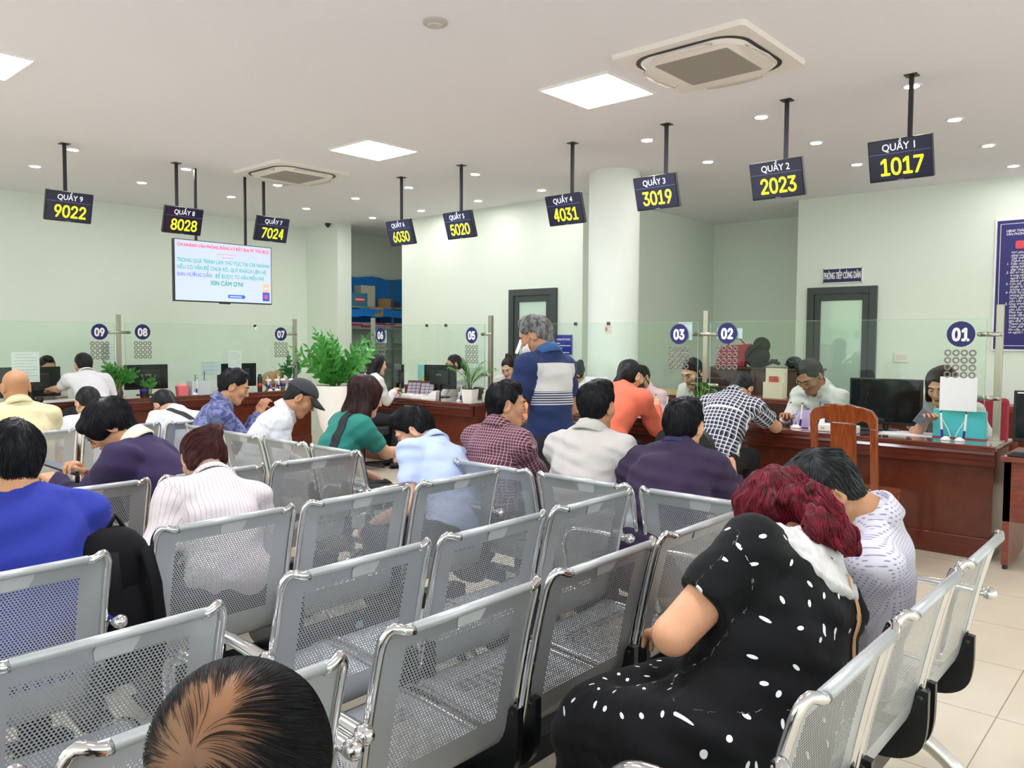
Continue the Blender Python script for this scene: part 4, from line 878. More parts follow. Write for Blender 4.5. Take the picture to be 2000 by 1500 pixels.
def bench_parts(n, pitch):
    hw = pitch / 2 - .022; root = thing('waiting_bench', 'x', 'bench'); sm = shell_mesh(hw)
    def part(mb, name, m, parent=root, smooth='auto', x=0, cache={}):
        o = mb.build(name, m, parent, smooth); o.location.x = x; return o
    def share(o, parent, x=0):
        c = bpy.data.objects.new(o.name.split('.')[0], o.data); COL.objects.link(c); c.parent = parent; c.location.x = x; return c
    fr = {}
    for sd in (-1, 1):
        top = [(sd * half_w(.065 * (1 - math.cos(PI / 2 * k / 8)), hw), ) + tuple(prof_at(.065 * (1 - math.cos(PI / 2 * k / 8)))) for k in range(9)]
        rest = edge_pts(sd, hw, .07, TOT, 60); fr[sd] = MB().tube(top + rest, .0115, 8).build('side_frame', M_chrome, None, True).data
    rail = MB().tube([(-hw + .064, prof_at(0).x - .002, prof_at(.006).y), (hw - .064, prof_at(0).x - .002, prof_at(.006).y)], .0115, 10).build('top_rail', M_rail, None, True).data
    ptch = MB().add([(-.045, PROF[0].x - .0, .868), (.05, PROF[0].x, .868), (.055, .022, .800), (-.04, .022, .800)], [(0, 1, 2, 3)])
    brp = smooth_path([(.055, .55), (.085, .555), (.105, .47), (.16, .415), (.26, .405), (.30, .37), (.26, .335), (.14, .335), (.075, .37), (.055, .43), (.055, .55)], 2)
    brk = MB(); brk.prism([(p.x, p.y) for p in brp[:-1]], lambda a, b: (-.011, a, b), lambda a, b: (.011, a, b)); brk.ell((-.012, .077, .53), (.004, .010, .010), 8, 6); brk.ell((.012, .077, .53), (.004, .010, .010), 8, 6)
    brk = brk.build('bracket', M_gloss, None, 'auto').data
    q_ = [(x, prof_at(s_).x - .0022, prof_at(s_).y) for s_, x0, x1 in ((.040, -.02, .065), (.062, -.03, .062), (.085, -.025, .050)) for x in (x0, x1)]
    res_ = MB().add(q_, [(1, 0, 2, 3), (3, 2, 4, 5)]).build('sticker_residue', M_patch, None, True).data
    for nm in ('side_frame', 'top_rail', 'bracket', 'sticker_residue'):
        for o in [o for o in COL.objects if o.name.split('.')[0] == nm and o.parent is None]: bpy.data.objects.remove(o)
    for i in range(n):
        cx = pitch * (i + .5); sh_ = bpy.data.objects.new('seat_shell', sm); COL.objects.link(sh_); sh_.parent = root; sh_.location.x = cx
        for sd in (-1, 1):
            o = bpy.data.objects.new('side_frame', fr[sd]); COL.objects.link(o); o.parent = sh_
            o = bpy.data.objects.new('bracket', brk); COL.objects.link(o); o.parent = root; o.location.x = cx + sd * (hw - .014)
        o = bpy.data.objects.new('sticker_residue', res_); COL.objects.link(o); o.parent = sh_
        o = bpy.data.objects.new('top_rail', rail); COL.objects.link(o); o.parent = sh_
    L = n * pitch
    rbox(.06, L - .06, .185, .265, .262, .332).build('beam', M_gloss, root, bevel=.004)
    rbox(L * .5 + .11, L * .5 + .145, .1838, .185, .285, .315).build('sticker', mat('blue_sticker', '9fc6dc', .5), root)
    for x in (.26, L - .26):
        mb = MB()
        mb.tube(smooth_path([(x, .225, .30), (x, .10, .25), (x, -.02, .13), (x, -.14, .045), (x, -.17, .035)], 2), [.030 - .010 * min(1, k / 14) for k in range(len(smooth_path([(0, 0, 0)] * 5, 2)))], 10, flat=(1, .8))
        mb.tube(smooth_path([(x, .225, .30), (x, .33, .25), (x, .43, .13), (x, .51, .045), (x, .54, .035)], 2), [.030 - .010 * min(1, k / 14) for k in range(len(smooth_path([(0, 0, 0)] * 5, 2)))], 10, flat=(1, .8))
        mb.box(x - .035, x + .035, .175, .275, .245, .335)
        lg = mb.build('leg', M_chrome, root, 'auto')
        fm = MB()
        for y in (-.17, .54): fm.lathe([(.026, 0), (.026, .012), (.014, .022), (.014, .036)], (x, y, 0), 14)
        fm.build('foot_pad', M_black, lg, 'auto')
    for x in (-.012, L + .012):
        mb = MB(); cp = smooth_path([(x, .04, .685), (x, .12, .69), (x, .24, .692), (x, .325, .685), (x, .37, .64), (x, .365, .55), (x, .33, .44)], 3)
        mb.tube(cp, [.0185 - .006 * k / (len(cp) - 1) for k in range(len(cp))], 12, flat=(.8, 1.2))
        mb.ell((x, .03, .685), (.022, .026, .022), 14, 10)
        mb.tube(smooth_path([(x, .12, .685), (x, .135, .62), (x, .15, .52), (x, .17, .43)], 3), .010, 8)
        mb.build('armrest', M_chrome, root, 'auto')
    return root
B3 = bench_parts(3, .545); B4 = bench_parts(4, .495)
BENCH = [  # source, x, y, facing (0 = +Y, 90 = -X), label
    (B3, -.49, 1.27, 90, 'steel bench at lower right under the maroon haired woman and the grey haired man'),
    (B3, -.44, -.52, 90, 'steel bench under the balding man at the bottom edge'),
    (B3, -1.25, 1.0, 90, 'empty steel bench just behind the maroon haired woman, reaching from bottom centre'),
    (B3, -1.22, -.71, 90, 'empty steel bench in the bottom row, left of the balding head'),
    (B3, -1.735, 1.07, 90, 'empty steel bench in the middle of the picture, second row from the viewer'),
    (B3, -1.66, -.72, 90, 'empty steel bench at left, its backrest in front of the blue shirt bench'),
    (B3, -2.455, 1.07, 90, 'steel bench under the pinstripe blazer woman and the pale blue shirt man'),
    (B3, -2.29, -.725, 90, 'steel bench at left under the man in the royal blue t-shirt'),
    (B3, -3.36, .95, 90, 'steel bench under the young man in the purple jacket'),
    (B3, -5.52, 1.43, 90, 'steel bench under the bald man in a cream shirt'),
    (B3, -2.85, 2.74, 0, 'steel bench under the three men watching the right counter'),
    (B4, -5.32, 2.57, 0, 'steel bench under the camouflage shirt, black cap and teal top'),
]
used = set()
for src, x, y, a, lab in BENCH:
    o = src if src.name not in used else copy_tree(src); used.add(src.name)
    if x in (-1.22, -.44):
        for ch in o.children:
            if ch.name.startswith('leg'): ch.location.x += .09
    o.location = (x, y, 0); o.rotation_euler.z = math.radians(a); o['label'] = lab; o['group'] = 'perforated steel waiting benches'
bg = thing('backpack', 'black backpack hanging between the royal blue t-shirt and the pinstripe blazer', 'bag', (-2.56, 1.01, .47))
mb = MB()
for k in range(9):
    z = .0 + .045 * k; w = .115 * (1 - .45 * (k / 8) ** 3); 
mb.ell((0, 0, .13), (.13, .145, .20)).ell((0, -.01, .30), (.10, .12, .14)); mb.build('body', mat('black_nylon', '0b0b0e', .8, noise=.3, nscale=20, bump=.3, spec=.2), bg, True)
mb = MB()
for s in (-.05, .05): mb.tube([(.10, s, .38), (.145, s * 1.2, .27), (.15, s * 1.4, .10), (.11, s * 1.4, -.04)], .014, 8, flat=(.5, 1.4))
mb.build('shoulder_straps', MATS['black_nylon'], bg, True)
mb = MB(); mb.tube([(0, -.03, .42), (0, 0, .47), (0, .03, .42)], .008, 8); mb.build('grab_loop', MATS['black_nylon'], bg, True)
# ---------------------------------------------------------------- people: skeleton
def rotx(a):
    c, s = math.cos(a), math.sin(a)
    return np.array([[1, 0, 0], [0, c, -s], [0, s, c]])
def roty(a):
    c, s = math.cos(a), math.sin(a)
    return np.array([[c, 0, s], [0, 1, 0], [-s, 0, c]])
def rotz(a):
    c, s = math.cos(a), math.sin(a)
    return np.array([[c, -s, 0], [s, c, 0], [0, 0, 1]])
def unit(v):
    v = np.asarray(v, float)
    return v / (np.linalg.norm(v) + 1e-9)
def leandir(th, ph):
    return np.array([math.sin(ph), math.sin(th) * math.cos(ph), math.cos(th) * math.cos(ph)])
DEF = dict(z=.45, s=1.0, w=1.0, lean=8, side=0, bend=18, twist=0, neck=10, hp=5, hy=0, hr=0, stand=False,
           lh=(-.14, .40, .58), rh=(.14, .40, .58), lpole=None, rpole=None, legs=True)
def skeleton(P):
    """Joints of a figure in its own frame: +Y is where it faces, +X its right, Z up, floor at 0."""
    Q = dict(DEF); Q.update(P)
    s = Q['s']; K = {}
    D = math.radians
    pel = np.array([0, 0, (.90 * s if Q['stand'] else Q['z'] + .095 * s)])
    th, ph, bd = D(Q['lean']), D(Q['side']), D(Q['bend'])
    d1, d2, d3 = leandir(th, ph), leandir(th + bd * .5, ph), leandir(th + bd, ph)
    waist = pel + .13 * s * d1; chest = waist + .20 * s * d2; neck = chest + .165 * s * d3
    tw = D(Q['twist'])
    def xax(d, t):
        x = np.array([math.cos(t), math.sin(t), 0]); return unit(x - d * (x @ d))
    xs = xax(d3, tw); xp = xax(d1, 0); xm = xax(d2, tw * .5)
    fs = np.cross(d3, xs)          # forward of the chest (z x x = y)
    K.update(pel=pel, waist=waist, chest=chest, neck=neck, d1=d1, d2=d2, d3=d3, xs=xs, xp=xp, xm=xm, fs=fs,
             fm=np.cross(d2, xm), fp=np.cross(d1, xp))
    w = Q['w']
    for sd, n in ((-1, 'l'), (1, 'r')):
        sh = neck - .055 * s * d3 + sd * .168 * s * (1 + (w - 1) * .55) * xs + .012 * s * fs
        K[n + 'sh'] = sh
        hand = np.array(Q[n + 'h'], float)
        A, B = .285 * s, .245 * s
        v = hand - sh; L = np.linalg.norm(v)
        if L > (A + B) * .985:
            v = v / L * (A + B) * .985; hand = sh + v; L = np.linalg.norm(v)
        pole = Q[n + 'pole']
        pole = np.array(pole, float) if pole is not None else np.array([sd * .55, -.35, -1.0])
        u = v / L; pole = unit(pole - u * (pole @ u))
        ca = (A * A + L * L - B * B) / (2 * A * L); ca = max(-1, min(1, ca))
        K[n + 'el'] = sh + u * A * ca + pole * A * math.sqrt(1 - ca * ca)
        K[n + 'wr'] = hand
        hip = pel + sd * .088 * s * w * xp - .02 * s * d1
        K[n + 'hip'] = hip
        if Q['stand']:
            K[n + 'kn'] = np.array([sd * .095 * s, .015, .48 * s]); K[n + 'an'] = np.array([sd * .10 * s, -.02, .08 * s])
        else:
            kk = Q.get(n + 'knee', (sd * .12, .42, Q['z'] + .06)); aa = Q.get(n + 'ank', (kk[0], kk[1] - .03, .08))
            K[n + 'kn'] = np.array(kk, float); K[n + 'an'] = np.array(aa, float)
    dn = leandir(th + bd + D(Q['neck']), ph * .8)
    hb = neck + .055 * s * dn
    R = rotz(D(-Q['hy'])) @ rotx(-D(Q['hp'])) @ roty(D(Q['hr']))
    K['hb'] = hb; K['R'] = R; K['dn'] = dn
    K['head'] = hb + s * (R @ np.array([0, .022, .098]))
    K['Q'] = Q
    return K

# ---------------------------------------------------------------- people: implicit surfaces meshed with surface nets
def cap(a, b, ra, rb=None): return ('cap', np.asarray(a, float), np.asarray(b, float), ra, ra if rb is None else rb)
def ell(c, r, R=None): return ('ell', np.asarray(c, float), np.asarray(r, float), np.eye(3) if R is None else R)
def pl(p, n): return ('pl', np.asarray(p, float), unit(n))
def bounds(p):
    if p[0] == 'cap':
        r = max(p[3], p[4]); return np.minimum(p[1], p[2]) - r, np.maximum(p[1], p[2]) + r
    if p[0] == 'ell':
        e = np.sqrt(((p[3] * p[2][None, :]) ** 2).sum(1)); return p[1] - e, p[1] + e
    return None
def dist(p, X, Y, Z):
    if p[0] == 'cap':
        a, b = p[1], p[2]; d = b - a; L = max(1e-9, d @ d)
        x, y, z = X - a[0], Y - a[1], Z - a[2]
        t = np.clip((x * d[0] + y * d[1] + z * d[2]) / L, 0, 1)
        return np.sqrt((x - t * d[0]) ** 2 + (y - t * d[1]) ** 2 + (z - t * d[2]) ** 2) - (p[3] + (p[4] - p[3]) * t)
    if p[0] == 'ell':
        R, r = p[3], p[2]; x, y, z = X - p[1][0], Y - p[1][1], Z - p[1][2]
        u = [(x * R[0, i] + y * R[1, i] + z * R[2, i]) for i in range(3)]
        k0 = np.sqrt(sum((u[i] / r[i]) ** 2 for i in range(3))); k1 = np.sqrt(sum((u[i] / r[i] ** 2) ** 2 for i in range(3))) + 1e-6
        return k0 * (k0 - 1) / k1
    return (X - p[1][0]) * p[2][0] + (Y - p[1][1]) * p[2][1] + (Z - p[1][2]) * p[2][2]
class Grid:
    def __init__(s, lo, hi, h):
        s.lo = np.asarray(lo, float); s.h = h; s.n = np.maximum(3, np.ceil((np.asarray(hi) - s.lo) / h).astype(int) + 1)
        ax = [(s.lo[i] + h * np.arange(s.n[i])).astype(np.float32) for i in range(3)]
        s.X, s.Y, s.Z = ax[0][:, None, None], ax[1][None, :, None], ax[2][None, None, :]
    def run(s, ops):
        F = np.full(s.n, .3, np.float32)
        for op in ops:
            if op[0] == 'g':                                   # a group evaluated on its own, then joined
                G = s.run(op[1]); k = op[2]
                if k: h = np.maximum(k - np.abs(F - G), 0) / k; F = np.minimum(F, G) - h * h * k * .25
                else: F = np.minimum(F, G)
                continue
            kind, p, k = op; bb = bounds(p) if kind != 'i' else None
            if bb is None: sl = (slice(None),) * 3
            else:
                m = .05 + k; i0 = np.maximum(0, np.floor((bb[0] - m - s.lo) / s.h).astype(int)); i1 = np.minimum(s.n, np.ceil((bb[1] + m - s.lo) / s.h).astype(int) + 1)
                if (i1 <= i0).any(): continue
                sl = tuple(slice(i0[j], i1[j]) for j in range(3))
            D = dist(p, s.X[sl[0]], s.Y[:, sl[1]], s.Z[:, :, sl[2]]); f = F[sl]
            if kind == 'u':
                h = np.maximum(k - np.abs(f - D), 0) / k if k else 0; F[sl] = np.minimum(f, D) - (h * h * k * .25 if k else 0)
            elif kind == 's':
                h = np.maximum(k - np.abs(f + D), 0) / k if k else 0; F[sl] = np.maximum(f, -D) + (h * h * k * .25 if k else 0)
            elif kind == 'i':
                h = np.maximum(k - np.abs(f - D), 0) / k if k else 0; F[sl] = np.maximum(f, D) + (h * h * k * .25 if k else 0)
        return F
    def wobble(s, F, amp, fr, seed, stretch=(1, 1, 1)):
        r = random.Random(seed)
        for k in range(5):
            d = [r.gauss(0, 1) * fr * stretch[i] for i in range(3)]; q = r.uniform(0, 6)
            e = [r.gauss(0, 1) * fr * .6 * stretch[i] for i in range(3)]
            F += amp * .5 * np.sin(s.X * d[0] + s.Y * d[1] + s.Z * d[2] + q + 1.5 * np.sin(s.X * e[0] + s.Y * e[1] + s.Z * e[2]))
        return F
    def nets(s, F):
        F[0] = F[-1] = .3; F[:, 0] = F[:, -1] = .3; F[:, :, 0] = F[:, :, -1] = .3
        S = F < 0; c = [S[i:S.shape[0] - 1 + i, j:S.shape[1] - 1 + j, k:S.shape[2] - 1 + k] for i in (0, 1) for j in (0, 1) for k in (0, 1)]
        cnt = sum(x.astype(np.int8) for x in c); act = (cnt > 0) & (cnt < 8); idx = np.argwhere(act)
        if not len(idx): return np.zeros((0, 3)), np.zeros((0, 4), int)
        num = np.full(act.shape, -1, np.int32); num[act] = np.arange(len(idx))
        cv = np.stack([F[idx[:, 0] + i, idx[:, 1] + j, idx[:, 2] + k] for i in (0, 1) for j in (0, 1) for k in (0, 1)], 1)
        cp = np.array([(i, j, k) for i in (0, 1) for j in (0, 1) for k in (0, 1)], float); acc = np.zeros((len(idx), 3)); w = np.zeros(len(idx))
        for a in range(8):
            for b in range(a + 1, 8):
                if abs(cp[a] - cp[b]).sum() != 1: continue
                fa, fb = cv[:, a], cv[:, b]; m = (fa < 0) != (fb < 0); t = np.where(m, fa / np.where(m, fa - fb, 1), 0)
                acc += np.where(m[:, None], cp[a] + (cp[b] - cp[a]) * t[:, None], 0); w += m
        V = s.lo + s.h * (idx + acc / w[:, None]); Q = []
        for ax in range(3):
            sl0 = [slice(None)] * 3; sl1 = [slice(None)] * 3; sl0[ax] = slice(0, -1); sl1[ax] = slice(1, None)
            A, B = S[tuple(sl0)], S[tuple(sl1)]; e = np.argwhere(A != B); u, v = (ax + 1) % 3, (ax + 2) % 3
            ok = (e[:, u] > 0) & (e[:, v] > 0) & (e[:, u] < S.shape[u] - 1) & (e[:, v] < S.shape[v] - 1); e = e[ok]
            o = lambda du, dv: num[tuple((e + np.array([(du if i == u else dv if i == v else 0) for i in range(3)])).T)]
            q = np.stack([o(-1, -1), o(0, -1), o(0, 0), o(-1, 0)], 1); fl = ~A[tuple(e.T)]; q[fl] = q[fl][:, ::-1]; Q.append(q)
        return V, np.concatenate(Q)
    def sample(s, F, P):
        q = (P - s.lo) / s.h; i = np.clip(np.floor(q).astype(int), 0, s.n - 2); f = np.clip(q - i, 0, 1); r = 0
        for a in (0, 1):
            for b in (0, 1):
                for c in (0, 1):
                    r = r + F[i[:, 0] + a, i[:, 1] + b, i[:, 2] + c] * (f[:, 0] if a else 1 - f[:, 0]) * (f[:, 1] if b else 1 - f[:, 1]) * (f[:, 2] if c else 1 - f[:, 2])
        return r
    def grad(s, F, P):
        e = s.h; g = np.stack([s.sample(F, P + np.eye(3)[i] * e) - s.sample(F, P - np.eye(3)[i] * e) for i in range(3)], 1)
        return g / (np.linalg.norm(g, axis=1, keepdims=True) + 1e-9)
def ops_bounds(ops, pad=.03):
    lo, hi = [], []
    for op in ops:
        if op[0] == 'g': a, b = ops_bounds(op[1], 0)
        elif op[0] != 'u': continue
        else: a, b = bounds(op[1])
        lo.append(a); hi.append(b)
    return np.min(lo, 0) - pad, np.max(hi, 0) + pad
def mesh_obj(name, V, Q, mats, parent, mi=None, rest=None):
    me = bpy.data.meshes.new(name); V = np.asarray(V, np.float32); Q = np.asarray(Q, np.int32)
    me.vertices.add(len(V)); me.vertices.foreach_set('co', V.ravel()); me.loops.add(Q.size); me.loops.foreach_set('vertex_index', Q.ravel())
    me.polygons.add(len(Q)); me.polygons.foreach_set('loop_start', np.arange(0, Q.size, Q.shape[1], dtype=np.int32)); 
    me.polygons.foreach_set('use_smooth', np.ones(len(Q), bool))
    for m in (mats if isinstance(mats, list) else [mats]): me.materials.append(m)
    if mi is not None: me.polygons.foreach_set('material_index', np.asarray(mi, np.int32))
    if rest is not None:
        a = me.attributes.new('rest', 'FLOAT_VECTOR', 'POINT'); a.data.foreach_set('vector', np.asarray(rest, np.float32).ravel())
    me.update(calc_edges=True); me.validate()
    o = bpy.data.objects.new(name, me); COL.objects.link(o); o.parent = parent; return o
def solid(name, ops, h, mats, parent, wob=None, rest=None, pad=.03):
    lo, hi = ops_bounds(ops, pad); g = Grid(lo, hi, h); F = g.run(ops)
    if wob: g.wobble(F, *wob)
    V, Q = g.nets(F); o = mesh_obj(name, V, Q, mats, parent, None, rest(V) if rest else None); return o, g, F, V, Q

# ---------------------------------------------------------------- materials of people
def skin_mat(tone):
    m = mat('skin_' + tone, tone, .5, noise=.10, nscale=25, spec=.35); b = m.node_tree.nodes['Principled BSDF']
    b.inputs['Subsurface Weight'].default_value = .0; return m
def hair_mat(name, c1, c2, rough=.5):
    k = 'hair_' + name
    if k in MATS: return MATS[k]
    m = bpy.data.materials.new(k); MATS[k] = m; t = NT(m); tc = t.new('TexCoord')
    nz = t.new('TexNoise'); nz.inputs['Scale'].default_value = 38; nz.inputs['Detail'].default_value = 5; t.link(tc.outputs['Object'], nz.inputs['Vector'])
    r = t.new('ValToRGB'); r.color_ramp.elements[0].position = .35; r.color_ramp.elements[1].position = .68; r.color_ramp.elements[0].color = lin(c1); r.color_ramp.elements[1].color = lin(c2)
    t.link(nz.outputs[0], r.inputs[0]); t.link(r.outputs[0], t.b.inputs['Base Color']); t.b.inputs['Roughness'].default_value = rough
    t.b.inputs['Specular IOR Level'].default_value = .28; t.bump(nz.outputs[0], .5, .004); return m
def cloth(name, col, kind='plain', col2='ffffff', **kw):
    k = 'cloth_' + name
    if k in MATS: return MATS[k]
    m = bpy.data.materials.new(k); MATS[k] = m; t = NT(m); b = t.b; b.inputs['Roughness'].default_value = kw.get('rough', .85); b.inputs['Sheen Weight'].default_value = .04
    b.inputs['Specular IOR Level'].default_value = .25
    v = t.attr('rest'); x, y, z = t.xyz(v); A, B = lin(col), lin(col2)
    nz = t.new('TexNoise'); nz.inputs['Scale'].default_value = kw.get('ns', 14); nz.inputs['Detail'].default_value = 5; t.link(v, nz.inputs['Vector'])
    base = t.mix(nz.outputs[0], tuple(c * .90 for c in A[:3]) + (1,), tuple(min(1, c * 1.06) for c in A[:3]) + (1,))
    out = base
    def stripe(co, period, width, off=0.0):                     # 1 inside a stripe
        f = t.math('FRACT', t.math('ADD', t.math('DIVIDE', co, period), off)); return t.math('LESS_THAN', f, width)
    if kind == 'check':
        p = kw['p']; s = t.math('MAXIMUM', stripe(x, p, kw.get('w', .18)), stripe(z, p, kw.get('w', .18)))
        if kw.get('wide'):
            s2 = t.math('MULTIPLY', t.math('ADD', stripe(x, p, .5, .3), stripe(z, p, .5, .3)), .5); base = t.mix(s2, base, lin(kw['wide'])); 
        out = t.mix(s, base, B)
    elif kind == 'pin': out = t.mix(stripe(x, kw['p'], kw.get('w', .15)), base, B)
    elif kind == 'dots':
        p = kw['p']; fx = t.math('SUBTRACT', t.math('FRACT', t.math('DIVIDE', x, p)), .5); fz = t.math('SUBTRACT', t.math('FRACT', t.math('DIVIDE', z, p)), .5)
        r = t.math('SQRT', t.math('ADD', t.math('MULTIPLY', fx, fx), t.math('MULTIPLY', fz, fz))); out = t.mix(t.math('LESS_THAN', r, .22), base, B)
    elif kind == 'camo':
        n2 = t.new('TexNoise'); n2.inputs['Scale'].default_value = 22; n2.inputs['Detail'].default_value = 3; n2.inputs['Distortion'].default_value = 1.2; t.link(v, n2.inputs['Vector'])
        r = t.new('ValToRGB'); r.color_ramp.interpolation = 'LINEAR'; r.color_ramp.elements[0].position = .42; r.color_ramp.elements[1].position = .56; r.color_ramp.elements[0].color = B; r.color_ramp.elements[1].color = A
        t.link(n2.outputs[0], r.inputs[0]); out = r.outputs[0]
    elif kind == 'leaves':
        cb = t.new('CombineXYZ'); t.link(x, cb.inputs[0]); t.link(z, cb.inputs[1]); S_ = 15.5
        vo = t.new('TexVoronoi', feature='F1', voronoi_dimensions='2D'); vo.inputs['Scale'].default_value = S_; vo.inputs['Randomness'].default_value = .8; t.link(cb.outputs[0], vo.inputs['Vector'])
        d = t.new('VectorMath', operation='SUBTRACT'); t.link(cb.outputs[0], d.inputs[0]); t.link(vo.outputs['Position'], d.inputs[1])
        rt = t.new('VectorRotate', rotation_type='Z_AXIS'); t.link(d.outputs[0], rt.inputs['Vector']); t.link(t.math('MULTIPLY', t.xyz(vo.outputs['Color'])[0], 5.0), rt.inputs['Angle'])
        w = t.new('VectorMath', operation='MULTIPLY'); t.link(rt.outputs[0], w.inputs[0]); w.inputs[1].default_value = (2.0, 1.0, 0)
        l = t.new('VectorMath', operation='LENGTH'); t.link(w.outputs[0], l.inputs[0]); out = t.mix(t.math('LESS_THAN', l.outputs['Value'], .0085), base, B)
    elif kind == 'polo':                                          # pale block and thin stripes across the back and chest
        def band(lo, hi): return t.math('MULTIPLY', t.math('GREATER_THAN', z, lo), t.math('LESS_THAN', z, hi))
        tors = t.math('LESS_THAN', t.math('ABSOLUTE', x), .165)
        blk = band(.285, .445); st = t.math('MULTIPLY', band(.20, .285), stripe(z, .0145, .5)); out = t.mix(t.math('MULTIPLY', t.math('MAXIMUM', blk, st), tors), base, B)
        out = t.mix(band(.445, .62), out, t.mix(t.math('MULTIPLY', tors, .8), base, lin('5a5680'))) if False else out
    elif kind == 'jacket':                                        # one pale piping line across the back
        ln = t.math('MULTIPLY', t.math('LESS_THAN', t.math('ABSOLUTE', t.math('SUBTRACT', z, t.math('ADD', .205, t.math('MULTIPLY', x, .25)))), .004), t.math('LESS_THAN', t.math('ABSOLUTE', x), .19)); out = t.mix(ln, base, B)
    t.link(out, b.inputs['Base Color'])
    fb = t.new('TexNoise'); fb.inputs['Scale'].default_value = 20; fb.inputs['Detail'].default_value = 3; t.link(v, fb.inputs['Vector']); t.bump(fb.outputs[0], kw.get('bump', .35), .012)
    return m
def thin_hair_mat():
    m = bpy.data.materials.new('hair_thinning'); t = NT(m); v = t.attr(); x, y, z = t.xyz(v)
    d = t.new('VectorMath', operation='DISTANCE'); t.link(v, d.inputs[0]); d.inputs[1].default_value = (-.030, -.045, .105)
    nz = t.new('TexNoise'); nz.inputs['Scale'].default_value = 26; nz.inputs['Detail'].default_value = 6; t.link(v, nz.inputs['Vector'])
    f = t.math('ADD', t.math('ADD', d.outputs['Value'], t.math('MULTIPLY', x, .45)), t.math('MULTIPLY', t.math('SUBTRACT', nz.outputs[0], .5), .05))
    r = t.new('ValToRGB'); E = r.color_ramp.elements; E[0].position = .0; E[0].color = lin('8f6548'); E[1].position = .115; E[1].color = lin('0c0b0c'); e = E.new(.038); e.color = lin('6f4c36'); e = E.new(.075); e.color = lin('2c1f1a')
    t.link(f, r.inputs[0]); t.link(r.outputs[0], t.b.inputs['Base Color']); t.b.inputs['Roughness'].default_value = .45; t.b.inputs['Specular IOR Level'].default_value = .3; return m
M_lip = {}

# ---------------------------------------------------------------- figure builder
def frame(x, y, z): return np.stack([unit(x), unit(y), unit(z)], 1)
def head_ops(K, s, female):
    H, R = K['head'], K['R'] * 1.0; P = lambda x, y, z: H + s * (R @ np.array([x, y, z], float)); o = []
    def E(c, r, Ro=None, k=.012, op='u'): o.append((op, ell(P(*c), np.array(r) * s, R if Ro is None else R @ Ro), k * s))
    def Cp(a, b, ra, rb=None, k=.01): o.append(('u', cap(P(*a), P(*b), ra * s, (ra if rb is None else rb) * s), k * s))
    E((0, -.014, .036), (.0755, .096, .080), k=0); E((0, .026, -.030), (.060, .064, .080), k=.03)
    jw = .044 if female else .050
    Cp((-.016, .062, -.098), (.016, .062, -.098), .019 if female else .022, k=.03)
    for sd in (-1, 1):
        Cp((sd * jw, .002, -.055), (sd * .018, .058, -.098), .020, .017, k=.025)
        E((sd * .040, .062, -.022), (.024, .022, .026), k=.02)
        E((sd * .031, .094, .006), (.017, .014, .011), k=.012, op='s')
        Cp((sd * .014, .086, .026), (sd * .046, .070, .028), .011, .009, k=.014)
        E((sd * .031, .074, .004), (.0135, .0125, .0120), k=.006)
        a = sd * .35; Ro = rotz(-a) @ rotx(-.15)
        E((sd * .081, -.014, -.004), (.009, .023, .036), Ro, k=.008); E((sd * .090, -.008, -.001), (.006, .012, .022), Ro, k=.005, op='s')
        E((sd * .013, .094, -.036), (.0085, .009, .007), k=.006)
    Cp((0, .086, .014), (0, .108, -.028), .0075, .011, k=.010)
    Cp((-.017, .083, -.060), (0, .091, -.058), .0055, .0065, k=.006); Cp((.017, .083, -.060), (0, .091, -.058), .0055, .0065, k=.006)
    Cp((-.014, .083, -.069), (.014, .083, -.069), .0065, k=.006)
    nr = .046 if female else .054
    o.append(('u', cap(K['head'] + s * (R @ np.array([0, -.030, -.03])), K['neck'] + .02 * s * K['d3'], nr * s, (nr + .006) * s), .03 * s))
    return o
def arm_joints(K, n): return K[n + 'sh'], K[n + 'el'], K[n + 'wr']
def hand_ops(K, n, s, Q):
    sh, el, wr = arm_joints(K, n); d = unit(wr - el); hd = Q.get(n + 'dir')
    if hd is not None: d = unit(hd)
    pn = np.array(Q.get(n + 'pn', (0, 0, -1)), float); pn = unit(pn - d * (pn @ d)); lat = np.cross(d, pn)
    if n == 'l': lat = -lat                                     # towards the thumb
    curl = Q.get(n + 'curl', .35); o = [('u', cap(el, wr, .040 * s, .026 * s), .0)]
    kn = []
    for i, (u, L) in enumerate(((.030, .070), (.010, .078), (-.010, .072), (-.028, .056))):
        b = wr + s * (d * .012 + lat * u * .55); k = wr + s * (d * (.086 - .004 * abs(i - 1.2)) + lat * u); o.append(('u', cap(b, k, .0135 * s, .0105 * s), .012)); 
        a = 0; p = k; seg = (.45, .32, .25)
        for j in range(3):
            a += curl * (1.05, 1.2, .9)[j] + .05 * i * curl; q = p + s * L * seg[j] * (d * math.cos(a) + pn * math.sin(a)) + s * lat * .002 * (1.5 - i)
            o.append(('u', cap(p, q, (.0092 - .0010 * j) * s, (.0085 - .0010 * j) * s), .003)); p = q
    t0 = wr + s * (d * .020 + lat * .020); t1 = wr + s * (d * .052 + lat * .048 + pn * .012); t2 = t1 + s * (d * .030 + lat * (.012 - .02 * curl) + pn * .012); t3 = t2 + s * (d * .024 - lat * .010 * curl * 2 + pn * .008)
    o += [('u', cap(t0, t1, .0150 * s, .0115 * s), .010), ('u', cap(t1, t2, .0105 * s, .0095 * s), .003), ('u', cap(t2, t3, .0092 * s, .0078 * s), .003)]
    return o, wr + s * d * .09
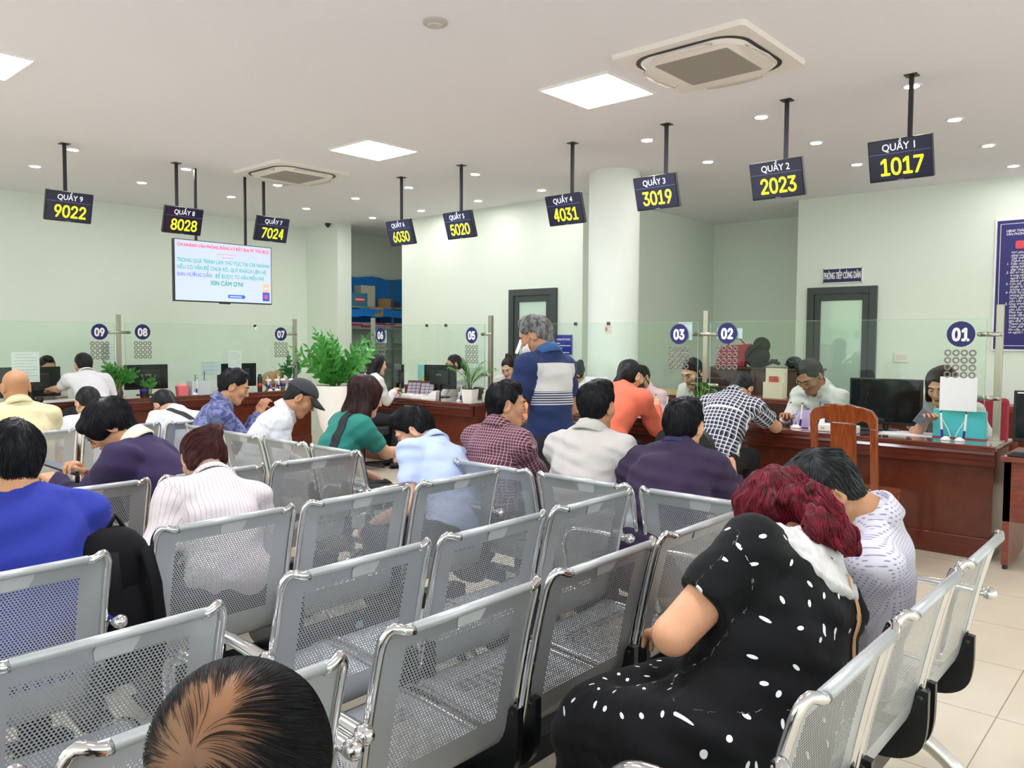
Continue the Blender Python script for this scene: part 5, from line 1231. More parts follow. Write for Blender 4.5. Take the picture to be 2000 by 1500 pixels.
def torso_ops(K, s, w, belly, t):
    """torso with thickness t added"""
    T = lambda *r: np.array(r) * s * np.array([w, 1 + (w - 1) * .8, 1]) + t
    o = [('u', ell(K['pel'] + .015 * s * K['d1'] - .01 * s * K['fp'], T(.163, .118, .125), frame(K['xp'], K['fp'], K['d1'])), 0),
         ('u', ell(K['waist'] + .02 * s * K['d2'] + (belly - .1) * .35 * s * K['fm'], T(.142, belly, .165), frame(K['xm'], K['fm'], K['d2'])), .08 * s),
         ('u', ell(K['chest'] - .02 * s * K['d3'], T(.158, .108, .165), frame(K['xs'], K['fs'], K['d3'])), .08 * s),
         ('u', ell(K['neck'] - .085 * s * K['d3'], T(.150, .088, .095), frame(K['xs'], K['fs'], K['d3'])), .05 * s)]
    for n in 'lr':
        o.append(('u', cap(K['neck'] + .018 * s * K['d3'] - .004 * s * K['fs'], K[n + 'sh'] + .004 * s * K['d3'], .046 * s + t, .050 * s + t), .05 * s))
        o.append(('u', cap(K[n + 'sh'], K[n + 'sh'] * .96 + K[n + 'el'] * .04, .056 * s * (1 + (w - 1) * .5) + t), .03 * s))
    return o
def leg_ops(K, s, w, t, upto=1.0):
    o = []
    for n in 'lr':
        o.append(('u', cap(K[n + 'hip'], K[n + 'kn'], .088 * s * w + t, .060 * s + t), .05 * s)); o.append(('u', cap(K[n + 'kn'], K[n + 'an'], .056 * s + t, .040 * s + t), .03 * s))
    return o
def rest_fn(K, s):
    """cloth coordinates that follow the body: across, depth, height along the spine (arms continue sideways)"""
    pts = np.array([K['pel'], K['waist'], K['chest'], K['neck'], K['neck'] + .2 * K['d3']]); xs = [K['xp'], K['xm'], K['xs'], K['xs'], K['xs']]; fs = [K['fp'], K['fm'], K['fs'], K['fs'], K['fs']]
    cum = np.concatenate([[0], np.cumsum(np.linalg.norm(np.diff(pts, axis=0), axis=1))])
    def f(V):
        best = np.full(len(V), 1e9); out = np.zeros((len(V), 3))
        for i in range(4):
            a, b = pts[i], pts[i + 1]; d = b - a; L = np.linalg.norm(d); t = (V - a) @ d / L / L; tc = np.clip(t, -.8 if i == 0 else 0, 1); c = a + tc[:, None] * d; r = np.linalg.norm(V - c, axis=1); m = r < best
            w = np.clip(tc, 0, 1)[:, None]; X = xs[i] * (1 - w) + xs[i + 1] * w; Y = fs[i] * (1 - w) + fs[i + 1] * w; v = V - c
            out[m] = np.stack([(v * X).sum(1), (v * Y).sum(1), cum[i] + tc * L], 1)[m]; best[m] = r[m]
        for n, sd in (('l', -1), ('r', 1)):
            for a, b, off in ((K[n + 'sh'], K[n + 'el'], 0), (K[n + 'el'], K[n + 'wr'], np.linalg.norm(K[n + 'el'] - K[n + 'sh']))):
                d = b - a; L = np.linalg.norm(d); d = d / L; t = (V - a) @ d; c = a + np.clip(t, .03, L)[:, None] * d; r = np.linalg.norm(V - c, axis=1); m = (r < best - .03) & (r < .085)
                v = V - c; e1 = unit(np.cross(d, [0, 1, .3])); e2 = np.cross(d, e1)
                out[m] = np.stack([sd * .48 + np.arctan2(v @ e2, v @ e1) * .05, v @ e1, cum[3] - .05 - off - t], 1)[m]; best[m] = np.minimum(best, r)[m]
        return out / s
    return f
def strand_tubes(g, F, V, rnd, n, step, steps, flow, rad, lift):
    N = g.grad(F, V); ii = rnd.integers(0, len(V), n); P = V[ii] + rnd.normal(0, g.h * .6, (n, 3)); P = P - g.grad(F, P) * g.sample(F, P)[:, None]; path = [P]
    for k in range(steps):
        gr = g.grad(F, P); t = flow(P); t = t - gr * (t * gr).sum(1, keepdims=True); t /= np.linalg.norm(t, axis=1, keepdims=True) + 1e-6
        P = P + t * step; d = g.sample(F, P)[:, None]; P = P - g.grad(F, P) * (np.clip(d, -.02, .02) - lift * (k + 1) / steps); path.append(P)
    W = np.stack(path, 1); n_, m = W.shape[:2]; T = np.gradient(W, axis=1); T /= np.linalg.norm(T, axis=2, keepdims=True) + 1e-9
    A = np.cross(T, np.array([.3, .5, .8])); A /= np.linalg.norm(A, axis=2, keepdims=True) + 1e-9; B = np.cross(T, A); r = rad * np.sin(np.linspace(.35, PI - .08, m))[None, :, None]
    vs = np.stack([W + (A * math.cos(a) + B * math.sin(a)) * r for a in (0, 2.094, 4.189)], 2).reshape(-1, 3); base = (np.arange(n_) * m * 3)[:, None, None]; i = np.arange(m - 1)[None, :, None] * 3; k = np.arange(3)[None, None, :]
    a = base + i + k; b = base + i + (k + 1) % 3; return vs, np.stack([a, b, b + 3, a + 3], -1).reshape(-1, 4)
def hair(K, s, Q, root, h):
    st = Q.get('hair', 'short')
    if st == 'none': return
    H, R = K['head'], K['R']; P = lambda x, y, z: H + s * (R @ np.array([x, y, z], float)); D = lambda x, y, z: R @ np.array([x, y, z], float); o = []
    m = hair_mat(Q.get('hname', 'black'), *HAIRC[Q.get('hname', 'black')])
    def E(c, r, k=.02): o.append(('u', ell(P(*c), np.array(r) * s, R), k * s))
    def Cp(a, b, ra, rb=None, k=.02): o.append(('u', cap(P(*a), P(*b), ra * s, (ra if rb is None else rb) * s), k * s))
    t = {'crop': .006, 'short': .010, 'mop': .016, 'bun': .008, 'pony': .008, 'thin': .008}.get(st, .012)
    if st in ('short', 'crop', 'bun', 'pony', 'thin'): E((0, -.019, .037), (.0755 + t, .0925 + t * .7, .080 + t), 0)
    else: E((0, -.014, .036), (.0755 + t, .096 + t, .080 + t), 0)
    if st in ('short', 'mop', 'crop'): E((0, -.022, .008), (.0735 + t * .45, .086 + t * .45, .085), .02); Cp((0, -.052, -.02), (0, -.049, -.088), .048, .043, .02)
    fz, nz = {'mop': (.055, -.085), 'bob': (.085, -.09), 'short': (.072, -.098), 'crop': (.072, -.09)}.get(st, (.068, -.070))
    n = D(0, -(fz - nz), .17)
    o.append(('i', pl(P(0, .088, fz), -n), .026 if st in ('short', 'crop', 'thin') else .012))
    if st in ('short', 'crop', 'thin', 'balding'):
        for sd in (-1, 1): o.append(('s', ell(P(sd * .090, .006, -.018), np.array([.036, .036, .044]) * s, R), .008))
    if st == 'mop':
        E((0, .075, .062), (.064, .036, .034), .02)
        for sd in (-1, 1): E((sd * .068, .03, .02), (.020, .05, .05), .02)
    top = Q.get('htop', (0, -.02, .125))
    if st == 'short': E((top[0] + .005, .018, .108), (.055, .050, .022), .03)
    flow_to = None
    if st == 'bun':
        b = Q.get('bun', (0, -.10, .07)); E(b, (.040, .036, .038), .012); E((b[0] + .016, b[1] - .01, b[2] + .012), (.024, .022, .022), .008); E((b[0] - .018, b[1] - .006, b[2] - .012), (.022, .022, .024), .008); flow_to = P(*b)
        for sd in (-1, 1): E((sd * .066, -.03, -.01), (.020, .05, .045), .02)
    if st == 'pony':
        E((0, -.03, .0), (.078, .085, .085), .02)
        Cp((0, -.105, .0), (0, -.135, -.08), .030, .024); Cp((0, -.135, -.08), (.01, -.13, -.20), .026, .010); flow_to = P(0, -.11, -.02)
    if st == 'long':
        for x in (-.055, 0, .055):
            q = Q.get('fall', (0, -.14, -.42)); Cp((x, -.05, .02), (x * .9, -.085, -.12), .048, .045, .03); Cp((x * .9, -.085, -.12), (x * .6 + q[0], q[1], q[2]), .045, .018, .03)
        for sd in (-1, 1): Cp((sd * .07, .02, .03), (sd * .072, -.02, -.10), .022, .024, .02)
    if st == 'bob':
        L = Q.get('bobl', -.12)
        for x, y in ((-.075, -.01), (-.055, -.065), (0, -.085), (.055, -.065), (.075, -.01)): Cp((x * .8, y * .8, .03), (x * 1.12, y * 1.12, L), .040, .036, .03)
        for sd in (-1, 1): Cp((sd * .055, .055, .065), (sd * .078, .03, -.05), .018, .020, .02)
        E((0, -.032, .06), (.090, .098, .077), .02)
        o.append(('i', pl(P(0, 0, L - .012), D(0, 0, -1)), .008))
    if st == 'wavy':
        E((0, -.035, .02), (.088, .095, .098), .02)
        for c, r in (((.0, -.105, .035), .052), ((.03, -.125, -.02), .046), ((-.03, -.115, -.02), .044), ((.045, -.125, -.085), .040), ((-.02, -.135, -.09), .044), ((.06, -.11, -.14), .034), ((.0, -.125, -.16), .036), ((-.045, -.11, -.12), .03), ((.09, -.08, -.15), .026)): E(c, (r, r * .8, r * 1.1), .014)
        flow_to = None
    if st == 'thin': pass
    lo, hi = ops_bounds(o, .03); g = Grid(lo, hi, h); F = g.run(o); g.wobble(F, (.0006 if st == 'thin' else .0036 if Q.get('face') and st == 'short' else .0022) * s, 42, hash(st) % 97, (1, 1, .5))
    if st == 'wavy': g.wobble(F, .006, 55, 5, (1.2, 1.2, .5))
    V, Qd = g.nets(F)
    if Q.get('strands'):
        ns, ln = Q['strands']; rnd = np.random.default_rng(5); crown = P(*Q.get('crown', (.0, -.055, .118)))
        def flow(p):
            d = p - crown
            if flow_to is not None: d = (flow_to - p) + .2 * d
            if st in ('long', 'bob', 'wavy', 'pony'): d = d * .4 + np.array([0, 0, -.12])
            if st == 'wavy': d = d + .05 * np.stack([np.sin(p[:, 2] * 70), np.cos(p[:, 2] * 60 + p[:, 0] * 40), 0 * p[:, 0]], 1)
            return d + .02 * np.sin(p[:, ::-1] * 60)
        VV = V
        if st == 'thin': L_ = ((V - H) @ R) / s; dd_ = np.linalg.norm(L_ - np.array([-.052, -.05, .09]), axis=1) + .45 * L_[:, 0]; VV = V[rnd.random(len(V)) < np.clip((dd_ - .0) / .09, .06, 1)]
        sv, sq = strand_tubes(g, F, VV, rnd, ns, ln / 7, 7, flow, Q.get('srad', .0011), Q.get('lift', .004)); nb = len(Qd); Qd = np.concatenate([Qd, sq + len(V)]); V = np.concatenate([V, sv]); mi = np.zeros(len(Qd), int); mi[nb:] = (np.arange(len(sq)) // 21) % 3 != 0
    else: mi = None
    if st == 'thin':
        if mi is not None: mi[mi == 1] = 0; mi[nb:] = 1
        return mesh_obj('hair', V, Qd, [thin_hair_mat(), m], root, mi, ((V - H) @ R) / s)
    c2 = HAIRC[Q.get('hname', 'black')]; m2 = hair_mat(Q.get('hname', 'black') + '_strands', c2[1], HAIRS.get(Q.get('hname', 'black'), '24222a'), .42)
    return mesh_obj('hair', V, Qd, [m, m2], root, mi)
HAIRS = {'brown': '54302e', 'darkbrown': '3c2824', 'grey': 'b4b0b0', 'salt': '48494c', 'maroon': '8c2036', 'auburn': '64373a'}
HAIRC = {'black': ('07070a', '16151a'), 'brown': ('1c0f0e', '3a2020'), 'darkbrown': ('120c0b', '2a1a18'), 'grey': ('3c3c40', '8e8c8c'), 'salt': ('0d0d0f', '26272a'), 'maroon': ('35070f', '6c1426'), 'auburn': ('2c1214', '4c2424')}
RES = {'far': (.0065, .014, .011), 'mid': (.0050, .012, .0095), 'near': (.0036, .010, .0062)}
def figure(key):
    Q = dict(PEOPLE[key]); K = skeleton(Q); Q2 = K['Q']; s, w = Q2['s'], Q2['w']; belly = Q.get('belly', .105); q = Q.get('res', 'far'); hh, hb, hc = RES[q]; fem = Q.get('fem', False)
    root = thing('person', Q['label'], 'person', (Q['at'][0], Q['at'][1], 0), math.radians(Q['yaw'] - 90)); seed = sum(map(ord, key))
    hd = head_ops(K, s, fem); hands = {n: hand_ops(K, n, s, Q) for n in 'lr'}
    body = torso_ops(K, s, w * .93, belly * .93, -.006) + (leg_ops(K, s, w, -.012) if Q2['legs'] else [])
    for n in 'lr': body += [('g', [('u', cap(K[n + 'sh'], K[n + 'el'], .050 * s * Q.get('armw', 1), .039 * s * Q.get('armw', 1)), 0), ('u', cap(K[n + 'el'], K[n + 'wr'], .0395 * s, .026 * s), .02 * s)], .02)]
    ops = hd + [('g', body, .03)] + [('g', hands[n][0], .008) for n in 'lr']
    blocks = []; c = K['head']; r = .155 * s; blocks.append((c - r, c + r, hh))
    for n in 'lr': c = hands[n][1]; blocks.append((c - .115 * s, c + .115 * s, min(hh, .0055)))
    Vs, Qs, off = [], [], 0
    lo, hi = ops_bounds(ops, .03)
    for i, (a, b, h) in enumerate([(lo, hi, hb)] + blocks):
        g = Grid(a, b, h); F = g.run(ops); V, Qd = g.nets(F)
        if not len(V): continue
        ctr = V[Qd].mean(1)
        if i == 0:
            keep = np.ones(len(Qd), bool)
            for a2, b2, h2 in blocks: keep &= ~((ctr > a2 + hb * 1.6) & (ctr < b2 - hb * 1.6)).all(1)
        else: keep = ((ctr > a + 2.2 * h) & (ctr < b - 2.2 * h)).all(1)
        Qd = Qd[keep]; Vs.append(V); Qs.append(Qd + off); off += len(V)
    V, Qd = np.concatenate(Vs), np.concatenate(Qs); use = np.unique(Qd); mp = np.zeros(len(V), int); mp[use] = np.arange(len(use)); V, Qd = V[use], mp[Qd]
    H, R = K['head'], K['R']; L = ((V[Qd].mean(1) - H) @ R) / s
    lip = (np.abs(L[:, 0]) < .022) & (L[:, 1] > .080) & (np.abs(L[:, 2] + .0635) < .0085)
    skin = skin_mat(Q.get('skin', 'c79a7c')); lipm = mat('lips_' + Q.get('skin', 'c79a7c'), Q.get('lipc', 'a8625a'), .45)
    b_ = mesh_obj('body', V, Qd, [skin, lipm], root, lip.astype(int))
    Pt = lambda x, y, z: H + s * (R @ np.array([x, y, z], float))
    if Q.get('face'):
        for sd in (-1, 1):
            mb = MB(); mb.ell((0, 0, 0), (.0115, .005, .0036), 12, 8); M = Matrix.Translation(Pt(sd * .031, .0845, .0015)) @ Matrix(R).to_4x4() @ Matrix.Rotation(-sd * .30, 4, 'Z'); mb.xf(M).build('eye', mat('eye_dark', '1c1210', .25), root, True)
            mb = MB(); mb.tube([Pt(sd * .014, .0965, .024), Pt(sd * .030, .0945, .0295), Pt(sd * .047, .0815, .026)], [.0035 * s, .004 * s, .002 * s], 6); mb.build('eyebrow', mat('brow_dark', '1a1413', .8), root, True)
    hair(K, s, Q, root, {'far': .0075, 'mid': .006, 'near': .0042}[q])
    # clothes
    top = Q.get('top', 'shirt'); t = {'tee': .011, 'shirt': .013, 'polo': .013, 'jacket': .022, 'blazer': .018, 'hoodie': .021}.get(top, .013); cm = cloth(*Q['cloth'][:4], **(Q['cloth'][4] if len(Q['cloth']) > 4 else {}))
    tor = torso_ops(K, s, w, belly, t); long_ = Q.get('sleeve', 'short') == 'long'
    for n in 'lr':
        sh, el, wr = arm_joints(K, n); aw = Q.get('armw', 1)
        if long_:
            e2 = wr + (el - wr) * .06; d = unit(wr - el)
            tor.append(('g', [('u', cap(sh, el, .054 * s * aw + t, .043 * s * aw + t), 0), ('u', cap(el, wr, .043 * s * aw + t * .9, .031 * s + t * .7), .025), ('i', pl(e2, d), .003)], .035))
        else:
            fr = Q.get('slv', .66); e2 = sh + (el - sh) * fr; tor.append(('g', [('u', cap(sh, sh + (el - sh) * (fr + .2), .055 * s * aw + t, .052 * s * aw + t), 0), ('i', pl(e2, unit(el - sh)), .003)], .035))
    if top == 'dress':
        sk = []
        for n in 'lr': sk += [('u', cap(K[n + 'hip'], K[n + 'kn'] + np.array([0, .01, -.01]), .150 * s, .105 * s), .07), ('u', cap(K[n + 'kn'], K[n + 'an'] + np.array([0, 0, .03]), .105 * s, .125 * s), .05)]
        mid = lambda a: (K['l' + a] + K['r' + a]) / 2
        sk += [('u', cap(mid('hip'), mid('kn'), .13 * s, .10 * s), .08), ('u', cap(mid('kn'), mid('an') + np.array([0, 0, .05]), .10 * s, .12 * s), .06), ('u', ell(K['pel'] + np.array([0, -.02, -.02]), np.array([.215, .17, .13]) * s), .06), ('i', pl((0, 0, .16), (0, 0, -1)), .004)]
        tor.insert(0, ('g', sk, 0))
    hem = K['pel'] - (.20 if Q2['stand'] else .075) * s * K['d1']
    if top != 'dress': tor.append(('i', pl(hem, -K['d1']), .012))
    if Q.get('hood'):
        hc_ = K['neck'] - .05 * s * K['d3'] - .07 * s * K['fs']; tor.append(('u', ell(hc_, np.array([.12, .05, .10]) * s, frame(K['xs'], K['fs'], K['d3'])), .04)); 
        for n, sd in (('l', -1), ('r', 1)): tor.append(('u', cap(hc_ + sd * .08 * s * K['xs'], K['neck'] + sd * .07 * s * K['xs'] + .05 * s * K['fs'], .038 * s, .022 * s), .03))
    tor.append(('s', cap(K['neck'] + .022 * s * K['d3'], K['hb'] + .10 * s * K['dn'], .060 * s, .064 * s), .008))
    tor.append(('s', cap(K['neck'] + .02 * s * K['d3'] + .05 * s * K['fs'], K['neck'] + .12 * s * K['d3'] + .10 * s * K['fs'], .042 * s, .06 * s), .01))
    names = {'tee': 't_shirt', 'shirt': 'shirt', 'polo': 'polo_shirt', 'jacket': 'jacket', 'blazer': 'blazer', 'hoodie': 'hooded_sweater', 'dress': 'dress'}
    rf = rest_fn(K, s); amp = Q.get('fold', .0052 if top != 'jacket' else .0075)
    if top == 'dress':
        rf0 = rf
        def rf(V):
            o = rf0(V); m = V[:, 2] < K['pel'][2] + .16; o[m, 2] = .10 - np.maximum(0, V[m, 1]) * .9 + (V[m, 2] - K['pel'][2]) * .8; o[m, 0] = V[m, 0] * 1.1 + .0; return o
    sh_o = solid(names[top], tor, hc, cm, root, (amp, 21, seed, (1, 1, 1.7)), rf)[0]
    if Q.get('collar', top in ('shirt', 'polo', 'blazer', 'jacket')):
        cc = cloth(*Q['collarc']) if Q.get('collarc') else cm; ax = unit(K['hb'] - K['neck'] + .25 * s * K['d3']); e1 = unit(K['xs'] - ax * (K['xs'] @ ax)); e2 = np.cross(ax, e1); base = K['neck'] + .036 * s * K['d3'] + .002 * s * K['fs']; mb = MB(); n = 30; gp = .42
        for i in range(n + 1):
            a = PI / 2 + gp + (2 * PI - 2 * gp) * i / n; fr = .5 - .5 * math.cos(a - PI / 2) ; rad = e1 * math.cos(a) + e2 * math.sin(a); up = .040 * fr + .004; lo_ = -.010 + .004 * fr - .028 * (1 - fr)
            for rr, zz in ((.062, lo_), (.063, up), (.068, up + .004), (.075, up - .003), (.100 + .008 * (1 - fr), lo_ - .002), (.094, lo_ - .008)): mb.v.append(tuple(base + s * (rad * rr + ax * zz)))
        mb.f = [(i * 6 + k, i * 6 + k + 1, i * 6 + k + 7, i * 6 + k + 6) for i in range(n) for k in range(5)] + [(5, 4, 3, 2, 1, 0), tuple(n * 6 + k for k in range(6))]
        co = mesh_obj('collar', *tri(mb), cc, sh_o, None, rf(np.array(mb.v)))
    if top == 'tee':
        ax = unit(K['hb'] - K['neck'] + .25 * s * K['d3']); e1 = unit(K['xs'] - ax * (K['xs'] @ ax)); e2 = np.cross(ax, e1); mb = MB(); base = K['neck'] + .018 * s * K['d3']
        mb.tube([base + s * (e1 * .064 * math.cos(a) + e2 * .066 * math.sin(a) - ax * (.014 * math.sin(a) if math.sin(a) > 0 else 0)) for a in [2 * PI * i / 32 for i in range(33)]], .0075 * s, 8, flat=(1, .8)); mb.build('neckband', cm, sh_o, True)
    tm = mat('trousers_' + Q.get('pants', '1b1c24'), Q.get('pants', '1b1c24'), .85, bump=.2, nscale=60)
    if Q2['legs'] and top != 'dress':
        lg = leg_ops(K, s, w, .008) + [('u', ell(K['pel'] - .01 * s * K['d1'], np.array([.168 * w, .13, .12]) * s, frame(K['xp'], K['fp'], K['d1'])), .06)]
        for n in 'lr': lg.append(('s', cap(K[n + 'an'] + np.array([0, 0, -.02]), K[n + 'an'] + np.array([0, 0, -.2]), .09), .004))
        solid('trousers', lg, .016, tm, root, (.004, 18, seed + 3))
        for n in 'lr':
            a = K[n + 'an']; mb = MB(); mb.ell((a[0], a[1] + .055, .042), (.045, .125, .042), 14, 8); mb.box(a[0] - .042, a[0] + .042, a[1] - .06, a[1] + .17, .0, .014); mb.build('shoe', mat('shoe_' + Q.get('shoe', '15151a'), Q.get('shoe', '15151a'), .5), root, 'auto')
    return root, K, sh_o, rf
def tri(mb):
    q = []
    for f in mb.f:
        if len(f) == 4: q.append(f)
        elif len(f) == 6: q += [(f[0], f[1], f[2], f[5]), (f[2], f[3], f[4], f[5])]
    return np.array(mb.v), np.array(q)


